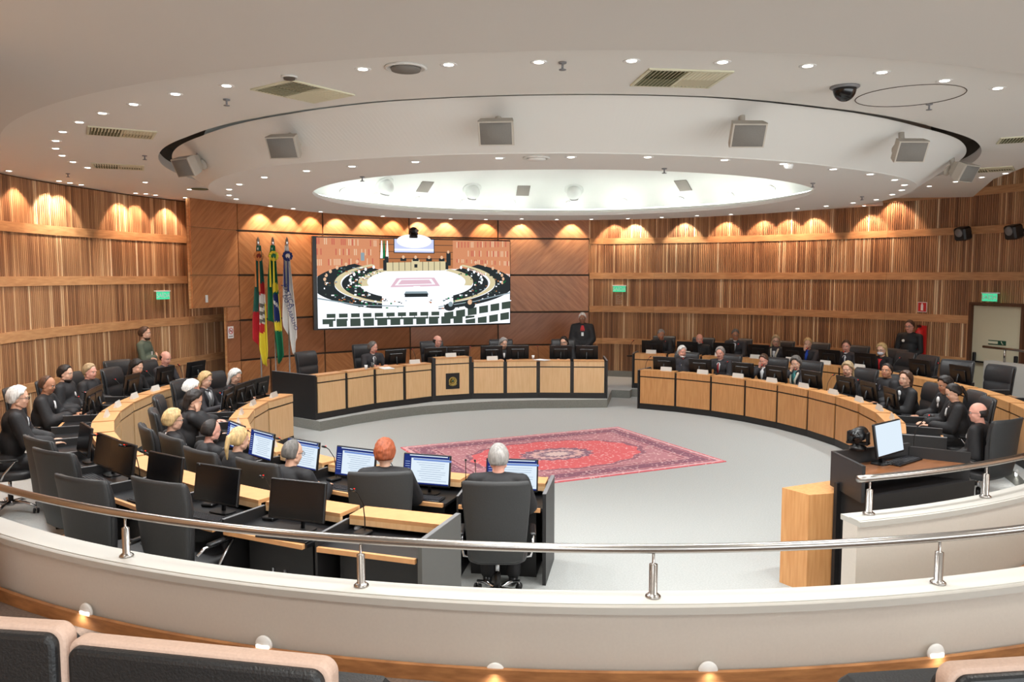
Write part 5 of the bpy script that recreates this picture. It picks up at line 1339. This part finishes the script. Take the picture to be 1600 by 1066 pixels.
def rect(u0,v0,u1,v1,m): poly([(u0,v1),(u1,v1),(u1,v0),(u0,v0)],m)
def ell(cu,cv,ru,rv,m,a0=0,a1=360,n=40,r2=None):
    if r2 is None: poly([(cu+ru*math.cos(R_(a0+(a1-a0)*k/n)),cv-rv*math.sin(R_(a0+(a1-a0)*k/n))) for k in range(n)],m)
    else:
        lay[0]+=1; z=.010+lay[0]*.00004; vs=[];fs=[]
        for k in range(n+1):
            a=R_(a0+(a1-a0)*k/n)
            for f in (1,r2): vs.append((*uv(min(1,max(0,cu+ru*f*math.cos(a))),min(1,max(0,cv-rv*f*math.sin(a)))),z))
        for k in range(n): fs.append((2*k,2*k+1,2*k+3,2*k+2))
        TM.add(vs,fs,m)
rect(0,0,1,1,'tv_floor'); rect(0,0,1,.34,'tv_wall')
q_=random.Random(3)
for side in (0,1):
    for row in range(4):
        for k in range(34):
            u=k*.0088 if side==0 else .70+k*.0088
            if side==0 and u>.285: continue
            sl=(.30-u)*.10 if side==0 else (u-.68)*.12
            v_=.02+row*.10+ (sl*(row-1.0)*.6)
            m=q_.choice(['tv_wall2','tv_wall3','tv_wall','tv_wall']); rect(u,max(0,v_),min(1,u+.0055),v_+.07,m)
poly([(.0,.34),(.0,.42),(.32,.34),(.32,.28)],'tv_wall'); poly([(1,.40),(1,.30),(.68,.26),(.68,.32)],'tv_wall')
rect(.30,0,.68,.33,'tv_panel')
for v_ in (.06,.14,.22): rect(.30,v_,.68,v_+.006,'tv_dark')
rect(.372,0,.582,.16,'tv_dark'); rect(.376,0,.578,.15,'tv_blue'); ell(.477,.02,.09,.08,'tv_white'); rect(.376,.11,.578,.13,'tv_white')
for u,m in ((.31,'tv_white'),(.322,'tv_green'),(.338,'tv_white')): poly([(u-.006,.22),(u+.008,.22),(u+.004,.02),(u,.02)],m)
rect(.325,.20,.345,.34,'tv_dark')
# seats and rings
ell(.52,.60,.50,.345,'tv_dark',200,-20 if 0 else -20+0,60,r2=.86) if 0 else None
ell(.505,.52,.53,.30,'tv_dark',128,262,60,r2=.80); ell(.49,.52,.53,.30,'tv_dark',52,-82,60,r2=.80)
ell(.505,.50,.425,.26,'tv_desk',125,262,60,r2=.93); ell(.49,.50,.425,.26,'tv_desk',55,-82,60,r2=.93)
ell(.50,.51,.385,.235,'tv_dark',128,262,60,r2=.78); ell(.49,.51,.385,.235,'tv_dark',52,-82,60,r2=.78)
ell(.50,.49,.305,.185,'tv_desk',125,195,60,r2=.86); ell(.49,.49,.30,.185,'tv_desk',55,-15,60,r2=.86)
ell(.495,.56,.20,.13,'tv_floor')
rect(.31,.62,.68,.80,'tv_floor'); rect(.315,.40,.66,.44,'tv_floor')
rect(.318,.24,.335,.36,'tv_dark'); poly([(.335,.37),(.64,.355),(.64,.25),(.335,.27)],'tv_desk'); rect(.64,.26,.655,.345,'tv_dark')
for k in range(1,10): rect(.335+.0305*k,.255,.3375+.0305*k,.36,'tv_dark')
rect(.463,.235,.503,.35,'tv_desk'); rect(.476,.285,.492,.325,'tv_dark')
for u in (.42,.483,.553,.62): rect(u-.015,.215,u+.015,.25,'tv_dark'); ell(u,.205,.007,.02,'tv_wall2')
rect(.645,.15,.668,.30,'tv_dark'); ell(.655,.14,.006,.018,'tv_wall2'); rect(.208,.16,.226,.25,'tv_grey')
poly([(.352,.55),(.61,.54),(.58,.44),(.385,.445)],'tv_rug'); poly([(.375,.53),(.585,.52),(.565,.455),(.40,.46)],'tv_floor'); poly([(.39,.52),(.57,.512),(.553,.465),(.41,.468)],'tv_rug')
for k in range(7):
    a=R_(132+9.5*k); u,v_=.505+.47*math.cos(a),.49-.27*math.sin(a); ell(u,v_-.03,.007,.02,'tv_wall2'); 
    u,v_=.505+.35*math.cos(a),.50-.20*math.sin(a); ell(u,v_-.03,.006,.018,'tv_white')
    a=R_(48-9.5*k); u,v_=.49+.47*math.cos(a),.49-.27*math.sin(a); ell(u,v_-.03,.007,.02,'tv_wall2')
    u,v_=.49+.35*math.cos(a),.50-.20*math.sin(a); ell(u,v_-.03,.006,.018,'tv_white')
poly([(.43,.60),(.54,.60),(.55,.64),(.42,.64)],'tv_grey'); rect(.425,.625,.545,.665,'tv_dark'); rect(.47,.54,.505,.60,'tv_white')
for k in range(260):
    side=q_.random()<.5; f=q_.uniform(.80,.99); a=R_(q_.uniform(130,258) if side else q_.uniform(-80,50)); rx,ry=(.53,.30) if k%2 else (.385,.235)
    if k%2==0: f=q_.uniform(.78,.98)
    u=(.505 if side else .49)+rx*f*math.cos(a); v_=.52-ry*f*math.sin(a)
    if .01<u<.98: rect(u,v_,u+q_.uniform(.004,.014),v_+q_.uniform(.008,.02),q_.choice(['tv_grey','tv_seat','tv_white','tv_green','tv_dark','tv_panel']))
# parapet and the rows of gallery seats
poly([(0,.70),(.20,.78),(.42,.80),(.42,.84),(.2,.83),(0,.76)],'tv_white'); poly([(0,.66),(.2,.745),(.42,.765),(.42,.775),(.2,.755),(0,.675)],'tv_grey')
poly([(1,.62),(.80,.72),(.60,.78),(.60,.79),(.80,.73),(1,.635)],'tv_grey'); rect(.42,.76,.60,.87,'tv_white')
for k in range(10):
    u=.04+k*.058; rect(u,.84,u+.042,.92,'tv_seat')
for k in range(12):
    u=.02+k*.066; rect(u-.006,.885,u+.056,.898,'tv_white'); rect(u,.898,u+.05,.985,'tv_seat')
for k in range(6):
    u=.63+k*.064; v_=.84-k*.022; poly([(u-.005,v_+.015),(u+.055,v_),(u+.055,v_-.013),(u-.005,v_+.002)],'tv_white'); poly([(u,v_+.10),(u+.05,v_+.088),(u+.05,v_),(u,v_+.015)],'tv_seat')
for k in range(4): 
    u=.75+k*.064; v_=.93-k*.022; poly([(u-.005,v_+.015),(u+.055,v_),(u+.055,v_-.013),(u-.005,v_+.002)],'tv_white'); poly([(u,min(.99,v_+.10)),(u+.05,min(.99,v_+.088)),(u+.05,v_),(u,v_+.015)],'tv_seat')
rect(0,.955,.05,1,'tv_white'); ell(.66,.79,.03,.045,'tv_dark'); ell(.77,.77,.03,.045,'tv_dark'); ell(.665,.755,.012,.03,'tv_grey'); ell(.77,.735,.012,.03,'tv_wall2')
TM.obj('live_picture',h,fix=False)
# camera above the video wall
v=at_depth(646,369,19.0); t=thing('video_camera','small black pan-tilt camera on top of the large screen','camera',(v.x,v.y,zt),R_(200))
o=MB(); o.lathe([(.10,0),(.10,.06),(.07,.08)],'plastic_black',16); o.obj('base',t); o=MB(); o.ball((0,0,.17),(.10,.12,.09),'plastic_black',16); o.box((0,0,.1),(.2,.1,.05),'plastic_black'); b=o.obj('camera_head',t); o=MB(); o.tube([(0,.1,.17),(0,.15,.17)],.04,'plastic_grey',12); o.obj('lens',b)
# ------------------------------------------------------------------ flags
for n_,c_ in (('cloth_green',(20,116,78)),('cloth_red',(196,40,50)),('cloth_yellow',(232,214,60)),('cloth_blue',(34,50,112)),('cloth_white',(226,224,220)),('cloth_orange',(214,140,80)),('cloth_maroon',(130,50,34)),('cloth_teal',(50,110,96))): mat(n_,c_,.75)
def flag(px,label,color_fn,prof,ribbon,text=None,depth=16.75):
    """hanging flag: prof = list of (y of the row, left x, right x) measured on the cloth; folds run down it"""
    top=at_depth(px,370,depth); t=thing('flag',label,'flag',(top.x,top.y,PZ),0,'flags left of the screen')
    pole=MB(); h=top.z-PZ; pole.tube([(0,0,.1),(0,0,h-.28)],.016,'chrome',10); pole.lathe([(.16,0),(.16,.04),(.04,.07),(.02,.12)],'plastic_black',18); pole.obj('pole',t)
    f=MB(); f.ball((0,0,h-.25),.035,'plastic_white',12); f.lathe([(.012,h-.22),(.04,h-.14),(.03,h-.06),(.003,h)],'chrome',12); f.obj('finial',t)
    r=MB(); 
    for k in range(10):
        a=2*math.pi*k/10; r.ball((.075*math.cos(a),0,.075*math.sin(a)),(.035,.03,.035),ribbon[0],8,Matrix.Translation((0,-.05,h-.40)),6)
    r.ball((0,-.07,h-.40),(.05,.03,.05),ribbon[1],10); r.obj('rosette',t)
    s_=Vector((math.cos(YAW),-math.sin(YAW),0)) ; s_=Vector((math.cos(YAW)*1,  -math.sin(YAW)*1,0)); b_=Vector((-math.sin(YAW),-math.cos(YAW),0))
    s_=Vector((math.cos(YAW),-math.sin(YAW),0))
    m_=MB(); NU,NV=26,60
    ys=[p[0] for p in prof]; 
    vs=[];
    for j in range(NV+1):
        for i in range(NU+1):
            u=i/NU; v_=j/NV
            y_bot=interp([(a,b) for a,b in PBOT],u); y=ys[0]+(y_bot-ys[0])*v_
            xl=interp([(p[0],p[1]) for p in prof],y); xr=interp([(p[0],p[2]) for p in prof],y)
            X=((xl+(xr-xl)*u)-px)/FPX*depth; Z=(430-y)/FPX*depth+EYE-PZ
            fold=.055*math.sin(u*math.pi*4.3+.6+v_*.8)*min(1,v_*3+.15)
            P=s_*X+b_*(fold+.03); vs.append((P.x,P.y,Z))
    for j in range(NV):
        for i in range(NU):
            k=j*(NU+1)+i; y=ys[0]+(interp(PBOT,(i+.5)/NU)-ys[0])*((j+.5)/NV); xl=interp([(p[0],p[1]) for p in prof],y); xr=interp([(p[0],p[2]) for p in prof],y)
            m_.add([vs[k],vs[k+1],vs[k+NU+2],vs[k+NU+1]],[(0,3,2,1)],color_fn(xl+(xr-xl)*(i+.5)/NU,y,(i+.5)/NU),True)
    c=m_.obj('cloth',t); sol=c.modifiers.new('thickness','SOLIDIFY'); sol.thickness=.006
    if text:
        for (tx,ty,sz,s) in text:
            M=Matrix.Translation(s_*((tx-px)/FPX*depth)+b_*.115+Vector((0,0,(430-ty)/FPX*depth+EYE-PZ)))@Matrix(((s_.x,0,b_.x,0),(s_.y,0,b_.y,0),(0,1,0,0),(0,0,0,1)))@Matrix.Rotation(R_(-72),4,'Z')
            text_mesh(s,sz,'cloth_blue','lettering',c,M)
    r=MB(); 
    for sx,L in ((-.03,.62),(.045,.72)):
        r.loft([[s_*(sx-w_)+b_*.13+Vector((0,0,z)),s_*(sx+w_)+b_*.13+Vector((0,0,z)),s_*(sx+w_)+b_*.125+Vector((0,0,z))] for z,w_ in ((h-.42,.010),(h-.42-L*.5,.016),(h-.42-L,.018))],ribbon[0],smooth=False)
    r.obj('ribbon',t)
    return t
def col_rs(x,y,u):
    if u<.42: return 'cloth_teal' if y<487 else 'cloth_red'
    if y<442: return 'cloth_teal'
    if y<460: return 'cloth_red'
    if y<474: return 'cloth_white'
    if y<506 and .5<u<.85: return 'speaker_grille' if int(y/6)%2 else 'cloth_white'
    if y<505: return 'cloth_red' if u<.85 else 'cloth_yellow'
    if y<520 and u<.75: return 'cloth_red'
    return 'cloth_yellow'
PBOT=[(0,530),(.42,545),(.5,568),(.75,574),(1,558)]
flag(403,'red, green and yellow state flag hanging at the left of three flags',col_rs,[(384,401,408),(440,398,413),(500,393,415),(545,392,416),(575,404,414)],('cloth_orange','cloth_maroon'))
def col_br(x,y,u):
    if u<.40: return 'cloth_green'
    if y<443: return 'cloth_green'
    if y<459: return 'cloth_yellow' if y<458-(u-.4)*8 else 'cloth_green'
    if y<503:
        if .45<u<.92: return 'cloth_white' if abs((u-.5)*38+462-y+8)<3.2 else 'cloth_blue'
        return 'cloth_yellow'
    if y<517: return 'cloth_yellow'
    return 'cloth_green'
PBOT=[(0,500),(.38,505),(.42,560),(.6,570),(.8,562),(1,556)]
flag(426,'green, yellow and blue national flag in the middle of three flags',col_br,[(384,423,430),(440,418,434),(500,417,438),(555,424,441),(572,424,436)],('cloth_yellow','cloth_green'))
PBOT=[(0,508),(.3,530),(.55,553),(.75,556),(.85,534),(1,528)]
flag(448,'white court flag with blue lettering at the right of three flags',lambda x,y,u:'cloth_white',[(384,445,451),(440,442,457),(500,440,462),(530,443,462),(556,452,458)],('cloth_blue','cloth_white'),text=[(451,462,.14,'JUSTIÇA'),(453,488,.11,'DO TRABALHO')])
# ------------------------------------------------------------------ signs on the walls
def on_wall(x,y,R=None,p=None,q=None,off=.06):
    if R is not None:
        v=at_radius(x,y,R,True); a=math.atan2(v.y,v.x); n_=Vector((-math.cos(a),-math.sin(a),0))
    else:
        d=(q-p).normalized(); n_=Vector((d.y,-d.x,0)); n_=n_ if n_.dot(-p)>0 else -n_
        r=Vector(ray(x,y)); c0=Vector((CAMX,CAMY,EYE)); tt=((p-c0).dot(n_)+off)/r.dot(n_); v=c0+r*tt
    up=Vector((0,0,1)); xa=up.cross(n_).normalized()
    return v,Matrix(((xa.x,up.x,n_.x,v.x),(xa.y,up.y,n_.y,v.y),(0,up.z,0,v.z),(0,0,0,1)))
def exit_sign(x,y,R,label,s=1):
    v,M=on_wall(x,y,R); t=thing('exit_sign',label,'exit sign',v,0,'green exit signs'); t.matrix_basis=M
    o=MB(); o.box((0,.075*s,.03),(.36*s,.025,.07),'plastic_white',bev=.004); o.box((0,0,-.01),(.1,.1,.05),'plastic_white'); o.obj('housing',t)
    o=MB(); o.box((0,-.01,.045),(.33*s,.15*s,.008),'green_sign'); g_=o.obj('panel',t); text_mesh('SAÍDA',.12*s,'plastic_white','lettering',g_,Matrix.Translation((0,-.015,.0505)))
exit_sign(252,461,8.10,'green exit sign on the slatted left wall','' or 1.0)
exit_sign(968,451,8.68,'green exit sign on the slatted wall just right of the dark panels'); exit_sign(1549,464,9.0,'green exit sign above the emergency door at right')
def small_sign(M,v,label,kind):
    t=thing('wall_sign',label,'sign',v); t.matrix_basis=M
    o=MB(); 
    if kind=='smoke':
        o.box((0,0,0),(.17,.25,.006),'paper'); b=o.obj('plate',t)
        o=MB(); o.tube([(.062*math.cos(k*.4),.03+.062*math.sin(k*.4),.006) for k in range(17)],.006,'cloth_red',6); o.tube([(-.044,.074,.006),(.044,-.014,.006)],.006,'cloth_red',6); o.box((0,.03,.005),(.08,.014,.004),'plastic_black'); o.box((0,-.085,.005),(.12,.018,.003),'plastic_grey'); o.obj('no_smoking_mark',b)
    elif kind=='ext':
        o.box((0,0,0),(.21,.21,.006),'paper'); b=o.obj('plate',t); o=MB(); o.box((0,0,.004),(.185,.185,.004),'red_plastic'); o.box((0,-.01,.007),(.055,.12,.004),'paper',bev=.001); o.box((0,.06,.007),(.03,.04,.004),'paper'); o.obj('extinguisher_mark',b)
    else:
        o.box((0,0,0),(.07,.15,.012),'plastic_white',bev=.003); o.box((0,0,.01),(.025,.05,.006),'paper'); o.obj('plate',t)
v,M=on_wall(968,468,8.70); small_sign(M,v,'white no-smoking sign below the exit sign on the right slatted wall','smoke')
v,M=on_wall(360.5,519.5,p=PC[4],q=PYM); small_sign(M,v,'white no-smoking sign on the dark panel left of the flags','smoke')
v,M=on_wall(1441,480,8.86); small_sign(M,v,'red and white fire extinguisher sign on the right slatted wall','ext')
v,M=on_wall(323,467,p=PC[4],q=PY1); small_sign(M,v,'small white blank switch plate on the panelled pylon','switch')
v,M=on_wall(1441,532,8.84); t=thing('fire_extinguisher','red fire extinguisher on the right wall behind the guard','fire extinguisher',v); t.matrix_basis=M
o=MB(); o.box((0,0,-.0),(.16,.62,.05),'red_plastic'); o.obj('back_board',t)
o=MB(); o.lathe([(.001,-.25),(.07,-.25),(.078,-.23),(.078,.18),(.06,.22),(.022,.25),(.022,.27)],'red_plastic',18,M=Matrix.Translation((0,0,.11))@Matrix.Rotation(R_(-90),4,'X')); b=o.obj('cylinder',t)
o=MB(); o.box((0,.29,.11),(.035,.03,.09),'plastic_black'); o.box((0,.32,.12),(.02,.015,.1),'plastic_black'); o.obj('valve',b)
# ------------------------------------------------------------------ gallery seats at the bottom edge
def gallery_seat(pl,pr,ztop,label):
    pl=Vector((pl.x,pl.y,0)); pr=Vector((pr.x,pr.y,0)); c=(pl+pr)/2; w_=(pr-pl).length; d=(pr-pl).normalized(); rz=math.atan2(d.y,d.x)
    t=thing('gallery_seat',label,'seat',(c.x,c.y,1.22),rz,'gallery seats'); h=ztop-1.22
    def back(m,w,z0,z1,y0,y1,r=.05,n=8):
        # rounded-corner slab in the x-z plane
        pts=[(-w/2,z0),(w/2,z0)]+[(w/2-r+r*math.cos(a),z1-r+r*math.sin(a)) for a in [math.pi/2*k/n for k in range(n+1)]]+[(-w/2+r+r*math.cos(a),z1-r+r*math.sin(a)) for a in [math.pi/2+math.pi/2*k/n for k in range(n+1)]]
        k=len(pts); vs=[(x,y0-.10*(z1-z)*0,z) for x,z in pts]+[(x,y1,z) for x,z in pts]
        o=MB(); o.add(vs,[tuple(range(k)),tuple(range(k,2*k))[::-1]]+[(i,k+i,k+(i+1)%k,(i+1)%k) for i in range(k)],m); return o
    o=back(None,w_,.30,h,-.035,.015,.035); o.mats=['seat_beige']; b=o.obj('backrest_shell',t); bv=b.modifiers.new('b','BEVEL'); bv.width=.012; bv.segments=3
    o=back(None,w_-.028,.26,h-.012,-.056,-.02,.03); o.mats=['seat_black']; q=o.obj('rear_pad',t); bv=q.modifiers.new('b','BEVEL'); bv.width=.014; bv.segments=3
    o=back(None,w_-.06,.30,h-.05,.014,.08,.04); o.mats=['seat_black']; q=o.obj('front_pad',t); bv=q.modifiers.new('b','BEVEL'); bv.width=.02; bv.segments=3
    o=MB(); o.box((0,.30,.42),(w_-.08,.46,.11),'seat_black',bev=.03); o.obj('seat',t)
    for s in (-1,1):
        o=MB(); o.box((s*(w_/2-.03),.24,.2),(.04,.4,.4),'seat_beige',bev=.01); o.obj('armrest',t)
    return t
gallery_seat(at(120,988,2.0),at(527,1028,2.0),2.0,'black gallery seat back with beige edge at the bottom left, whole top edge visible')
a_=at(121,984,2.0); b_=at(-330,962,2.0); gallery_seat(b_,at(116,972,2.03),2.03,'black gallery seat back with beige edge cut by the left border')
gallery_seat(at(1466,1036,1.98),at(1880,1010,1.98),1.98,'black gallery seat back with beige edge in the bottom right corner')
# unused prototypes go
for p in (CHAIR,MON_ON,MON_OFF,KEYB,MIC,PLATE,DL,PM):
    if not p.get('_used'):
        for c in list(p.children_recursive)+[p]: bpy.data.objects.remove(c)
for o_ in SC.objects:
    if '_used' in o_.keys(): del o_['_used']
if DEBUG_POS:
    P_=[(o.name,o['label'][:30],o.matrix_world.translation) for o in SC.objects if o.parent is None and o.get('category') in('person','chair')]
    bpy.context.view_layer.update()
    P_=[(o.name,o['label'][:40],o.matrix_world.translation.copy()) for o in SC.objects if o.parent is None and o.get('category') in('person','chair')]
    for i in range(len(P_)):
        for j in range(i):
            d=(P_[i][2]-P_[j][2]); d.z=0
            if d.length<.62 and not(P_[i][0][:3]!=P_[j][0][:3] and d.length<.05): print('CLOSE %.2f'%d.length,P_[i][:2],P_[j][:2],P_[i][2].to_tuple(2))
